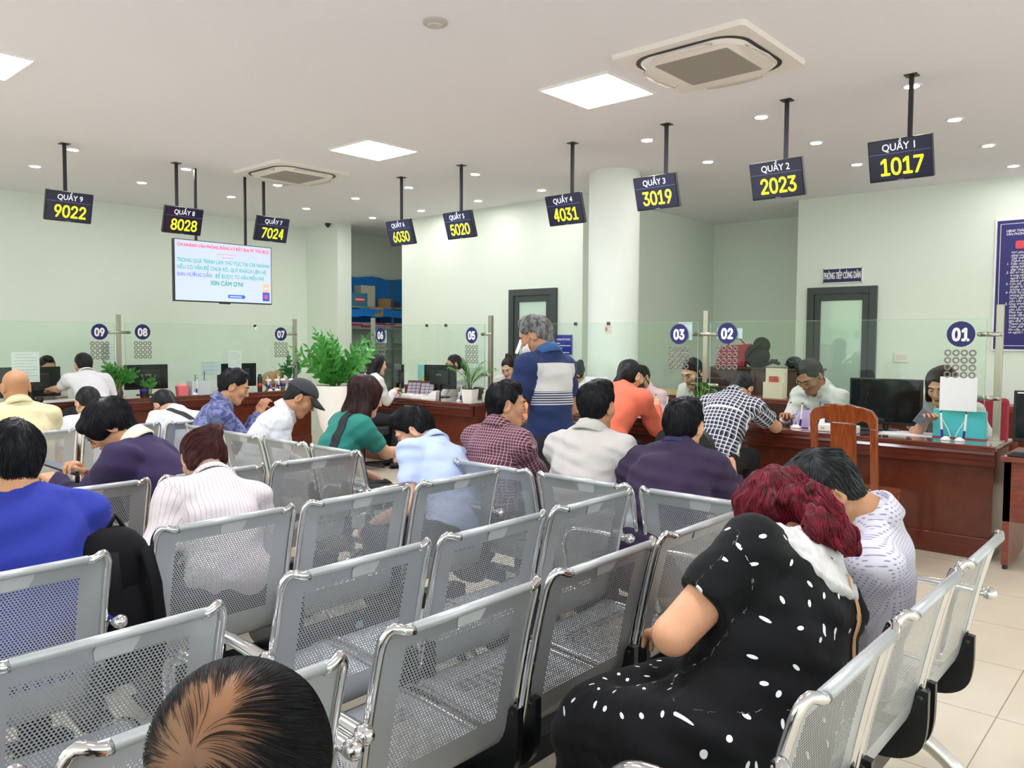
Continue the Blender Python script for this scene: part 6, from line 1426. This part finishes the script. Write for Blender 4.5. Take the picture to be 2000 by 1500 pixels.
# ---------------------------------------------------------------- the people: pose and looks
PEOPLE = {'a': {'at': (-5.744, 1.703),
       'yaw': 180,
       'w': 1.12,
       'hp': 8,
       'lean': 4.8,
       'side': 2.1,
       'label': 'person with a bald head in a cream polo shirt, seated at far left',
       'hair': 'none',
       'skin': 'b98562',
       'top': 'polo',
       'cloth': ('cream', 'd8cba2'),
       'belly': 0.13,
       'res': 'mid'},
 'b': {'at': (-8.648, 3.238),
       'yaw': 180,
       'z': 0.62,
       'hp': 12,
       'rh': (0.2, 0.46, 0.86),
       'lean': 32.5,
       'side': 4.7,
       'lh': (-0.155, 1.143, 0.856),
       'label': 'person in a white shirt leaning on the left counter under disc 09, back to us',
       'hair': 'short',
       'cloth': ('white_a', 'd9d8de'),
       'top': 'polo'},
 'c': {'at': (-5.739, 2.257),
       'yaw': 180,
       'hp': 30,
       'lean': 32.6,
       'side': 0.8,
       'label': 'person with a short faded haircut and white shirt, half hidden by the purple jacket',
       'hair': 'crop',
       'cloth': ('white_b', 'd9d8de'),
       'top': 'tee',
       'collar': False},
 'd': {'at': (-3.528, 1.659),
       'yaw': 222,
       'hp': 40,
       'hy': -22,
       'w': 1.05,
       'lean': 14.5,
       'side': 6.0,
       'lh': (0.065, 0.584, 0.828),
       'rh': (-0.034, 0.379, 0.875),
       'label': 'person in a purple jacket and glasses looking at a phone',
       'hair': 'mop',
       'skin': 'c48e6e',
       'top': 'jacket',
       'sleeve': 'long',
       'cloth': ('purple', '33264a', 'jacket', 'e6dfd0', {}),
       'collarc': ('cream_collar', 'e2dcc4'),
       'res': 'near',
       'face': True,
       'strands': (2600, 0.05),
       'pants': '15151a',
       'lcurl': 0.5,
       'rcurl': 0.75,
       'belly': 0.12},
 'e': {'at': (-2.558, 0.77),
       'yaw': 180,
       'w': 1.15,
       'hp': 5,
       'rh': (0.15, 0.4, 0.64),
       'rpole': (1.8, -0.3, -0.6),
       's': 0.97,
       'lean': 10.2,
       'side': 2.7,
       'label': 'person in a royal blue t-shirt seen from behind at left',
       'hair': 'crop',
       'skin': 'c08a66',
       'top': 'tee',
       'cloth': ('royal', '2a3596'),
       'res': 'near',
       'strands': (2000, 0.03),
       'belly': 0.125,
       'collar': False},
 'f': {'at': (-2.747, 1.495),
       'yaw': 178,
       'hp': 25,
       'w': 0.88,
       'lean': 35.5,
       'side': 11.8,
       'label': 'person in a white pinstripe blazer with dark hair in a clip',
       'hair': 'bun',
       'hname': 'auburn',
       'fem': True,
       'top': 'blazer',
       'sleeve': 'long',
       'cloth': ('pin', 'd2c9cb', 'pin', 'b9a8ae', {'p': 0.016, 'w': 0.16}),
       'res': 'near',
       'strands': (2000, 0.06),
       'bun': (0.03, -0.085, 0.085),
       'skin': 'c69a80'},
 'g': {'at': (-5.76, 2.878),
       'yaw': 190,
       'hp': 55,
       'lean': 34.9,
       'side': 7.4,
       'label': 'person in a white t-shirt hunched forward with a black sling bag on the back',
       'hair': 'short',
       'top': 'tee',
       'cloth': ('white_c', 'd9d8de'),
       'collar': False,
       'res': 'mid'},
 'h': {'at': (-5.368, 2.728),
       'yaw': 62,
       'hp': 22,
       'lean': 5.3,
       'side': 0.6,
       'lh': (-0.086, 0.365, 0.917),
       'rh': (0.028, 0.389, 0.957),
       'label': 'person in a blue camouflage patterned shirt facing right',
       'hair': 'short',
       'skin': 'bd8a6a',
       'top': 'shirt',
       'sleeve': 'long',
       'cloth': ('camo', '7d82ae', 'camo', '4a4f7c', {}),
       'res': 'mid',
       'face': True,
       'strands': (900, 0.03)},
 'i': {'at': (-4.786, 2.769),
       'yaw': 55,
       'hp': 35,
       'lean': 15.8,
       'side': 0.0,
       'label': 'person in a white shirt and black cap bending over',
       'hair': 'crop',
       'skin': 'bd8767',
       'top': 'shirt',
       'sleeve': 'long',
       'cloth': ('white_d', 'd9d8de'),
       'res': 'mid',
       'face': True},
 'j': {'at': (-4.033, 2.837),
       'yaw': 75,
       'hp': 15,
       'lean': 11.8,
       'side': -0.8,
       'rh': (-0.086, 0.564, 0.762),
       'label': 'person in a teal top with reddish brown bobbed hair and black strap',
       'hair': 'bob',
       'hname': 'brown',
       'fem': True,
       'top': 'tee',
       'cloth': ('teal', '2e7f76'),
       'res': 'mid',
       'strands': (1500, 0.08),
       'collar': False,
       'skin': 'd2a184'},
 'k': {'at': (-7.252, 5.546),
       'yaw': 75,
       'z': 0.5,
       'lean': 9.4,
       'side': -0.1,
       'lh': (-0.186, 0.455, 0.837),
       'rh': (-0.063, 0.464, 0.875),
       'label': 'person with long black hair in a white shirt at the disc 06 counter',
       'hair': 'long',
       'fem': True,
       'top': 'shirt',
       'sleeve': 'long',
       'cloth': ('white_e', 'dddad8'),
       'skin': 'd8ab90'},
 'l': {'at': (-7.154, 7.089),
       'yaw': 240,
       'hp': 8,
       'lean': -2.9,
       'side': -2.8,
       'lknee': (-0.12, 0.34, 0.5),
       'rknee': (0.12, 0.34, 0.5),
       'lank': (-0.12, 0.22, 0.08),
       'rank': (0.12, 0.22, 0.08),
       'label': 'clerk with glasses and black hair tied back behind the disc 05 screen',
       'hair': 'pony',
       'fem': True,
       'top': 'shirt',
       'sleeve': 'long',
       'cloth': ('white_f', 'dddad8'),
       'face': True,
       'skin': 'cfa183'},
 'm': {'at': (-2.745, 2.693),
       'yaw': 190,
       'hp': 38,
       'hy': -32,
       'lean': 25.9,
       'side': 18.7,
       'label': 'person in a pale blue shirt bowing the head, seen between the benches',
       'hair': 'short',
       'top': 'shirt',
       'cloth': ('paleblue', 'b9c8e8'),
       'res': 'near',
       'strands': (2200, 0.04),
       'skin': 'd6a184',
       'face': True},
 'n': {'at': (-6.298, 7.11),
       'yaw': 285,
       'hp': 28,
       'lean': -3.5,
       'side': -0.4,
       'lknee': (-0.12, 0.34, 0.5),
       'rknee': (0.12, 0.34, 0.5),
       'lank': (-0.12, 0.22, 0.08),
       'rank': (0.12, 0.22, 0.08),
       'label': 'clerk with hair in a bun looking down, left of the standing man',
       'hair': 'bun',
       'hname': 'darkbrown',
       'fem': True,
       'top': 'shirt',
       'cloth': ('white_g', 'dddad8'),
       'face': True,
       'bun': (0, -0.06, 0.12),
       'skin': 'dbb096',
       'lipc': 'b0404a'},
 'o': {'at': (-3.048, 3.763),
       'yaw': 176,
       'stand': True,
       'hp': 26,
       'lean': -5.7,
       'bend': 16,
       'hy': -22,
       's': 1.0,
       'w': 0.92,
       'lh': (-0.14, 0.3, 1.05),
       'rh': (0.16, 0.26, 1.0),
       'side': 1.5,
       'label': 'standing person with grey hair in a blue polo shirt with a pale block',
       'hair': 'short',
       'hname': 'grey',
       'skin': 'b57f60',
       'top': 'polo',
       'cloth': ('polo', '26345f', 'polo', 'c9c5c6', {}),
       'collarc': ('polo_collar', '3a5d92'),
       'res': 'mid',
       'strands': (1200, 0.03),
       'pants': '202434',
       'face': True,
       'armw': 1.1},
 'p': {'at': (-4.492, 5.41),
       'yaw': 100,
       'lean': 9.4,
       'side': -5.4,
       'rh': (0.159, 0.22, 0.888),
       'label': 'person in orange mostly hidden behind the standing man',
       'hair': 'short',
       'top': 'polo',
       'cloth': ('orange', 'e88a58')},
 'q': {'at': (-4.765, 6.625),
       'yaw': 235,
       'hp': 15,
       'lean': 6.5,
       'side': -1.9,
       'lknee': (-0.12, 0.34, 0.5),
       'rknee': (0.12, 0.34, 0.5),
       'lank': (-0.12, 0.22, 0.08),
       'rank': (0.12, 0.22, 0.08),
       'label': 'clerk with a high dark bun just right of the standing man',
       'hair': 'bun',
       'fem': True,
       'top': 'shirt',
       'cloth': ('white_h', 'dddad8'),
       'face': True,
       'bun': (0, -0.085, 0.09),
       'skin': 'cf9f80'},
 'r': {'at': (-2.784, 2.972),
       'yaw': 90,
       'hy': 38,
       's': 0.97,
       'lean': -2.1,
       'side': -0.9,
       'label': 'person in a maroon checked shirt looking right',
       'hair': 'short',
       'skin': 'bf8d6e',
       'top': 'shirt',
       'cloth': ('maroon', '5d2f3c', 'check', 'b79aa6', {'p': 0.016, 'w': 0.16}),
       'sleeve': 'long',
       'res': 'near',
       'strands': (2000, 0.035),
       'face': True},
 's': {'at': (-2.223, 3.012),
       'yaw': 96,
       's': 1.0,
       'w': 1.08,
       'lean': -0.1,
       'side': -0.6,
       'label': 'person in an off white shirt seen squarely from behind',
       'hair': 'short',
       'skin': 'b98664',
       'top': 'shirt',
       'cloth': ('offwhite', 'c6c0bd', 'pin', 'bcb4b0', {'p': 0.006, 'w': 0.3}),
       'res': 'near',
       'strands': (2200, 0.035),
       'belly': 0.12},
 't': {'at': (-3.803, 5.336),
       'yaw': 88,
       's': 1.15,
       'z': 0.5,
       'hp': 20,
       'w': 1.25,
       'lean': 28.9,
       'side': -0.4,
       'lh': (-0.107, 0.697, 0.918),
       'rh': (0.111, 0.696, 0.909),
       'label': 'person in a coral hooded sweater leaning on the counter, black hair tied low',
       'hair': 'pony',
       'fem': True,
       'top': 'hoodie',
       'sleeve': 'long',
       'cloth': ('coral', 'e07058'),
       'res': 'mid',
       'hood': True,
       'skin': 'd4a283'},
 'u': {'at': (-4.31, 7.021),
       'yaw': 268,
       'hp': 20,
       'lean': 13.6,
       'side': -4.2,
       'lknee': (-0.12, 0.34, 0.5),
       'rknee': (0.12, 0.34, 0.5),
       'lank': (-0.12, 0.22, 0.08),
       'rank': (0.12, 0.22, 0.08),
       'label': 'clerk in pink with a black face mask behind the coral hooded sweater',
       'hair': 'short',
       'fem': True,
       'top': 'shirt',
       'sleeve': 'long',
       'cloth': ('pink', 'ecc8d0'),
       'face': True,
       'skin': 'dcb094'},
 'v': {'at': (-3.646, 7.036),
       'yaw': 258,
       's': 1.1,
       'hp': 25,
       'lean': 12.0,
       'side': -0.8,
       'lknee': (-0.12, 0.34, 0.5),
       'rknee': (0.12, 0.34, 0.5),
       'lank': (-0.12, 0.22, 0.08),
       'rank': (0.12, 0.22, 0.08),
       'label': 'clerk in a white shirt smiling down under disc 03',
       'hair': 'bun',
       'fem': True,
       'top': 'shirt',
       'cloth': ('white_i', 'dddad8'),
       'face': True,
       'bun': (0, -0.11, 0.0),
       'skin': 'dcb096'},
 'w': {'at': (-1.763, 2.899),
       'yaw': 96,
       's': 1.02,
       'w': 1.08,
       'lean': 22.4,
       'side': -1.7,
       'rh': (0.15, 0.506, 0.867),
       'label': 'person in a dark purple jacket with a white inner collar, hand raised',
       'hair': 'short',
       'skin': 'd09c7c',
       'top': 'jacket',
       'sleeve': 'long',
       'cloth': ('plum', '352842'),
       'collarc': ('navy_collar', '2f3156'),
       'res': 'near',
       'strands': (2200, 0.035),
       'belly': 0.125},
 'x': {'at': (-2.802, 5.438),
       'yaw': 93,
       'z': 0.52,
       'hp': 55,
       'lean': 26.9,
       's': 1.06,
       'w': 1.05,
       'lpole': (-1, -0.3, -0.5),
       'rpole': (1, -0.3, -0.5),
       'side': 1.9,
       'lh': (-0.128, 0.643, 0.865),
       'rh': (0.108, 0.703, 0.855),
       'label': 'person in a black and white checked shirt writing at the counter',
       'hair': 'short',
       'top': 'shirt',
       'cloth': ('bwcheck', '23232f', 'check', 'dcdce4', {'p': 0.03, 'w': 0.17, 'wide': '6f6f80'}),
       'res': 'mid',
       'skin': 'c8977a',
       'pants': '111116',
       'armw': 1.1},
 'y': {'at': (-2.474, 6.987),
       'yaw': 255,
       's': 1.15,
       'hp': 38,
       'lean': 13.3,
       'side': -1.7,
       'lh': (-0.203, 0.469, 0.833),
       'rh': (0.013, 0.612, 0.864),
       'lknee': (-0.12, 0.34, 0.5),
       'rknee': (0.12, 0.34, 0.5),
       'lank': (-0.12, 0.22, 0.08),
       'rank': (0.12, 0.22, 0.08),
       'label': 'clerk with glasses and a blue lanyard bending over papers',
       'hair': 'short',
       'skin': 'a9765a',
       'top': 'shirt',
       'sleeve': 'long',
       'cloth': ('white_j', 'dddad8'),
       'face': True,
       'res': 'mid'},
 'z': {'at': (-1.503, 7.004),
       'yaw': 262,
       's': 1.1,
       'hp': 22,
       'lean': 19.5,
       'side': -0.9,
       'rh': (-0.0, 0.633, 0.913),
       'lknee': (-0.12, 0.34, 0.5),
       'rknee': (0.12, 0.34, 0.5),
       'lank': (-0.12, 0.22, 0.08),
       'rank': (0.12, 0.22, 0.08),
       'label': 'clerk with shoulder length hair holding a phone under disc 01',
       'hair': 'bob',
       'hname': 'darkbrown',
       'fem': True,
       'top': 'shirt',
       'cloth': ('white_k', 'dddad8'),
       'face': True,
       'res': 'mid',
       'bobl': -0.1,
       'skin': 'cf9d82'},
 'aa': {'at': (-0.807, 1.694),
        'yaw': 168,
        'w': 1.25,
        'hp': 50,
        'hr': 8,
        'lean': -7.0,
        'side': 33.3,
        'bend': 14,
        'neck': 26,
        's': 0.97,
        'lh': (0.02, 0.25, 0.74),
        'rh': (0.32, 0.12, 0.7),
        'lknee': (-0.13, 0.33, 0.5),
        'rknee': (0.13, 0.33, 0.5),
        'lpole': (-1, -0.25, -0.35),
        'rpole': (1, -0.1, -0.6),
        'label': 'person with maroon curls in a black dress printed with white leaves',
        'hair': 'wavy',
        'hname': 'maroon',
        'fem': True,
        'top': 'dress',
        'cloth': ('leaves', '08080b', 'leaves', 'efeff2', {}),
        'res': 'near',
        'strands': (4500, 0.1),
        'belly': 0.145,
        'armw': 1.25,
        'skin': 'd49a78',
        'collar': False,
        'slv': 0.62},
 'bb': {'at': (-0.786, 2.415),
        'yaw': 204,
        'hp': 46,
        'hy': -8,
        'lean': -13.5,
        'side': -13.6,
        'bend': 18,
        'neck': 45,
        's': 0.94,
        'w': 1.0,
        'lh': (-0.152, 0.059, 0.896),
        'label': 'person with greying hair and glasses in a white dotted shirt, hand at the chin',
        'hair': 'short',
        'hname': 'salt',
        'skin': 'b58462',
        'top': 'shirt',
        'cloth': ('dotted', 'cfcad6', 'dots', '9088a6', {'p': 0.011}),
        'res': 'near',
        'strands': (3000, 0.035),
        'face': True},
 'cc': {'at': (-0.708, 0.358),
        'yaw': 180,
        'hp': 6,
        'lean': -21.5,
        's': 0.89,
        'side': -0.4,
        'label': 'balding head of a person at the bottom edge',
        'hair': 'thin',
        'skin': 'b9845c',
        'top': 'tee',
        'cloth': ('dark_tee', '2a2a36'),
        'res': 'near',
        'collar': False,
        'strands': (22000, 0.04),
        'srad': 0.00028,
        'lift': 0.003,
        'crown': (-0.058, -0.062, 0.085)},
 'dd': {'at': (-10.228, 3.182),
        'yaw': 0,
        'hp': 20,
        'lean': 3.1,
        'side': -6.3,
        'lknee': (-0.12, 0.34, 0.5),
        'rknee': (0.12, 0.34, 0.5),
        'lank': (-0.12, 0.22, 0.08),
        'rank': (0.12, 0.22, 0.08),
        'label': 'clerk mostly hidden behind the far left monitor',
        'hair': 'short',
        'fem': True,
        'top': 'shirt',
        'cloth': ('white_l', 'dddad8')}}

# ---------------------------------------------------------------- build everybody, then what they wear and hold
FIG = {}
for key in PEOPLE: FIG[key] = figure(key)
for key, who, hh in (('b', 'person at disc 09', .8), ('k', 'long haired person at disc 06', .8), ('p', 'person in orange', .8), ('t', 'coral hooded sweater', .85), ('l', 'clerk with tied back hair', .9), ('n', 'clerk left of the standing person', .9), 
                     ('u', 'clerk in pink', .9), ('v', 'clerk smiling down behind the glass', .9), ('y', 'clerk with the lanyard', .9), ('dd', 'clerk behind the far left monitor', .9)):
    Q_ = PEOPLE[key]; a_ = math.radians(Q_['yaw']); black_chair('black chair under the ' + who, Q_['at'][0] - .22 * math.cos(a_), Q_['at'][1] - .22 * math.sin(a_), a_ + PI / 2, hh, Q_.get('z', .45) + .01)
def hp(key, x, y, z):
    K = FIG[key][1]; return K['head'] + K['Q']['s'] * (K['R'] @ np.array([x, y, z], float))
def on_world(key, p):
    r = FIG[key][0]; a = r.rotation_euler.z; return Vector((r.location.x + math.cos(a) * p[0] - math.sin(a) * p[1], r.location.y + math.sin(a) * p[0] + math.cos(a) * p[1], p[2]))
def glasses(key, m, lens=True):
    root, K = FIG[key][:2]; g = MB()
    for sd in (-1, 1):
        ring = [hp(key, sd * .033 + .024 * math.cos(2 * PI * i / 16), .104 - .012 * abs(math.cos(2 * PI * i / 16)) * (1 if sd * math.cos(2 * PI * i / 16) > 0 else .2), .002 + .019 * math.sin(2 * PI * i / 16)) for i in range(17)]
        g.tube(ring, .0016, 6); g.tube([hp(key, sd * .057, .092, .006), hp(key, sd * .076, .06, .008), hp(key, sd * .083, -.01, .010), hp(key, sd * .082, -.025, -.004)], .0018, 6)
    g.tube([hp(key, -.009, .106, .004), hp(key, 0, .109, .007), hp(key, .009, .106, .004)], .0015, 6)
    return g.build('glasses', m, root, True)
M_gold = mat('gold_frame', 'c9b98a', .3, metal=.8)
glasses('d', mat('black_frame', '1a1a1d', .3)); glasses('bb', M_gold); glasses('l', mat('brown_frame', '4a3a34', .3)); glasses('y', M_gold)
def face_mask(key, m):
    root, K = FIG[key][:2]; g = MB(); n = 12; low = {'o': -.012}.get(key, 0)
    for j, (z, r) in enumerate(((-.022 + low, 1.0), (-.045 + low, 1.10), (-.075 + low, 1.05), (-.108 + low, .80))):
        for i in range(n + 1):
            a = -1.25 + 2.5 * i / n; g.v.append(tuple(hp(key, .070 * r * math.sin(a), .012 + .098 * r * math.cos(a) * (1.0 if j < 3 else .95), z)))
    g.f = [(j * (n + 1) + i, j * (n + 1) + i + 1, (j + 1) * (n + 1) + i + 1, (j + 1) * (n + 1) + i) for j in range(3) for i in range(n)]
    for sd in (-1, 1): g.tube([hp(key, sd * .066, .045, -.03), hp(key, sd * .082, .0, .01), hp(key, sd * .084, -.02, .0), hp(key, sd * .066, .04, -.09)], .0015, 5)
    o = g.build('face_mask', m, root, True); md = o.modifiers.new('thickness', 'SOLIDIFY'); md.thickness = .002
face_mask('u', mat('black_mask', '26262b', .7)); face_mask('o', mat('white_mask', 'd9d3d3', .7))
def baseball_cap(key):
    root, K = FIG[key][:2]; s = K['Q']['s']; R = K['R']; m = mat('cap_charcoal', '35363c', .8, noise=.1, nscale=60)
    ops = [('u', ell(hp(key, 0, -.012, .045), np.array([.088, .110, .082]) * s, R), 0), ('i', pl(hp(key, 0, .08, .052), -(R @ np.array([0, -.06, 1.0]))), .006)]
    c = solid('cap', ops, .006, m, root)[0]; g = MB(); n = 10
    for j in range(4):
        for i in range(n + 1):
            a = -1.15 + 2.3 * i / n; r = j / 3; g.v.append(tuple(hp(key, (.080 + .0 * r) * math.sin(a), .085 * math.cos(a) + .012 + r * .085 * max(0, math.cos(a)) ** .6, .050 - .030 * r - .012 * math.sin(a) ** 2 * (1 + r))))
    g.f = [(j * (n + 1) + i, j * (n + 1) + i + 1, (j + 1) * (n + 1) + i + 1, (j + 1) * (n + 1) + i) for j in range(3) for i in range(n)]
    b = g.build('brim', mat('cap_black', '1c1d21', .7), c, True); md = b.modifiers.new('thickness', 'SOLIDIFY'); md.thickness = .004
    g = MB(); g.ell((0, 0, 0), (.008, .008, .004), 10, 6); g.xf(Matrix.Translation(Vector(hp(key, 0, -.014, .126)))).build('button', MATS['cap_black'], c, True)
baseball_cap('i')
def surf(key, x, sp, side=-1, off=.004):
    """point on the garment at lateral x and height sp along the spine, on the back (-1) or chest (+1)"""
    root, K, sh_o, rf = FIG[key]; s = K['Q']['s']; pts = [K['pel'], K['waist'], K['chest'], K['neck'], K['neck'] + .25 * s * K['d3']]; cum = [0, .13, .33, .495, .745]; j = 0
    while j < 3 and cum[j + 1] < sp: j += 1
    t = (sp - cum[j]) / (cum[j + 1] - cum[j]); c = pts[j] * (1 - t) + pts[j + 1] * t; X = K['xs'] if j else K['xm']; Y = K['fs'] if j else K['fm']
    o = Vector(c + X * x * s + Y * side * .4 * s); d = Vector(-Y * side); ok, loc, nor, _ = sh_o.ray_cast(o, d)
    if not ok: loc = Vector(c + X * x * s + Y * side * .10 * s); nor = -d
    return loc + nor * off, nor
def strap(key, pts, w, m, name, parent=None, side=-1, off=.004):
    root = FIG[key][0]; P = []
    for (x0, s0), (x1, s1) in zip(pts, pts[1:]):
        for k in range(8): P.append((x0 + (x1 - x0) * k / 8, s0 + (s1 - s0) * k / 8))
    P.append(pts[-1]); L = [surf(key, x, sp, side, off) for x, sp in P]; g = MB(); N = len(L)
    for i, (p, n) in enumerate(L):
        t = (L[min(i + 1, N - 1)][0] - L[max(i - 1, 0)][0]).normalized(); b = t.cross(n).normalized()
        for a in (p - b * w / 2, p + b * w / 2, p + b * w / 2 + n * .004, p - b * w / 2 + n * .004): g.v.append(tuple(a))
    g.f = [(i * 4 + k, i * 4 + (k + 1) % 4, i * 4 + 4 + (k + 1) % 4, i * 4 + 4 + k) for i in range(N - 1) for k in range(4)]
    return g.build(name, m, parent or root, 'auto')
M_tan = mat('tan_leather', 'd2a06c', .5); M_nyl = mat('black_webbing', '1b1b20', .75)
def bag(key, label, c, r, strap_pts, w, m, side=-1, extra=None):
    """a bag is a thing of its own, with its strap"""
    rt = FIG[key][0]; b = thing('shoulder_bag', label, 'bag', rt.location, rt.rotation_euler.z)
    if r is not None:
        g = MB(); g.ell(c, r, 18, 12); o = g.build('body', m, b, True)
        for v in o.data.vertices: v.co.z += .012 * math.sin(v.co.x * 40) * math.cos(v.co.y * 30)
        g = MB(); g.tube([(c[0] - r[0] * .6, c[1] - r[1] * .93, c[2] + r[2] * .3), (c[0], c[1] - r[1] * 1.0, c[2] + r[2] * .34), (c[0] + r[0] * .6, c[1] - r[1] * .93, c[2] + r[2] * .3)], .004, 6).build('zip', M_gloss, b, True)
    strap(key, strap_pts, w, m, 'strap', b, side)
bag('aa', 'tan shoulder strap of a bag worn by the maroon curled person', None, None, [(.06, .50), (.085, .44), (.115, .33), (.14, .24), (.15, .17)], .017, M_tan)
bag('j', 'black shoulder bag hanging from the teal top', (.17, -.10, .60), (.085, .07, .14), [(.075, .50), (.10, .40), (.12, .30), (.13, .20), (.14, .12)], .052, M_nyl)
bag('g', 'black sling bag across the hunched white t-shirt', (.06, -.06, .66), (.10, .06, .085), [(-.10, .47), (-.06, .40), (-.01, .32), (.04, .24), (.07, .18)], .045, M_nyl)
# lace collar and skirt of the printed dress, lanyard, tie
def lace(key):
    root, K = FIG[key][:2]; s, w = K['Q']['s'], K['Q']['w']; c = K['neck'] - .005 * s * K['d3']
    ops = torso_ops(K, s, w, .145, .021) + [('i', ell(c, np.array([.172, .15, .10]) * s, frame(K['xs'], K['fs'], K['d3'])), .004), ('s', cap(K['neck'] + .022 * s * K['d3'], K['hb'] + .10 * s * K['dn'], .060 * s, .064 * s), .006)]
    lo, hi = ops_bounds(ops[:-2], .02); g = Grid(lo, hi, .007); F = g.run(ops); g.wobble(F, .004, 90, 3); V, Q = g.nets(F)
    mesh_obj('lace_collar', V, Q, mat('white_lace', 'cdc8c8', .8, bump=.6, nscale=150), root)
lace('aa')
root, K = FIG['y'][:2]
g = MB()
for sd in (-1, 1):
    L = [surf('y', sd * (.055 - .05 * t), .46 - .30 * t, 1, .004)[0] for t in (0, .2, .4, .6, .8, 1)]; g.tube(L, .0055, 6, flat=(1, .5))
g.build('lanyard', mat('blue_lanyard', '4a62b8', .6), root, True)
# phones
def phone(label, key, p, fwd, up, m=None):
    ph = thing('phone', label, 'phone', on_world(key, p), FIG[key][0].rotation_euler.z); f = unit(fwd); u = unit(np.asarray(up, float) - f * (np.asarray(up, float) @ f)); x = np.cross(f, u)
    M = Matrix(np.stack([x, f, u], 1)).to_4x4(); rbox(-.037, .037, -.075, .075, -.004, .004).xf(M).build('case', m or mat('phone_black', '1a1a1e', .3), ph, bevel=.003)
    rbox(-.034, .034, -.071, .071, .0042, .0048).xf(M).build('screen', mat('phone_screen', '6a7480', .1), ph)
Kd = FIG['d'][1]; phone('dark phone held by the person in the purple jacket', 'd', Kd['rwr'] + np.array([-.035, .10, .04]), (-.25, 1, .42), (0, -.5, 1))
Kz = FIG['z'][1]; phone('phone in a colourful case held by the clerk under disc 01', 'z', Kz['rwr'] + np.array([-.02, .075, .035]), (-.6, .3, .7), (.2, -.8, .3), mat('phone_case', '7c8a9c', .4, noise=.6, nscale=30))
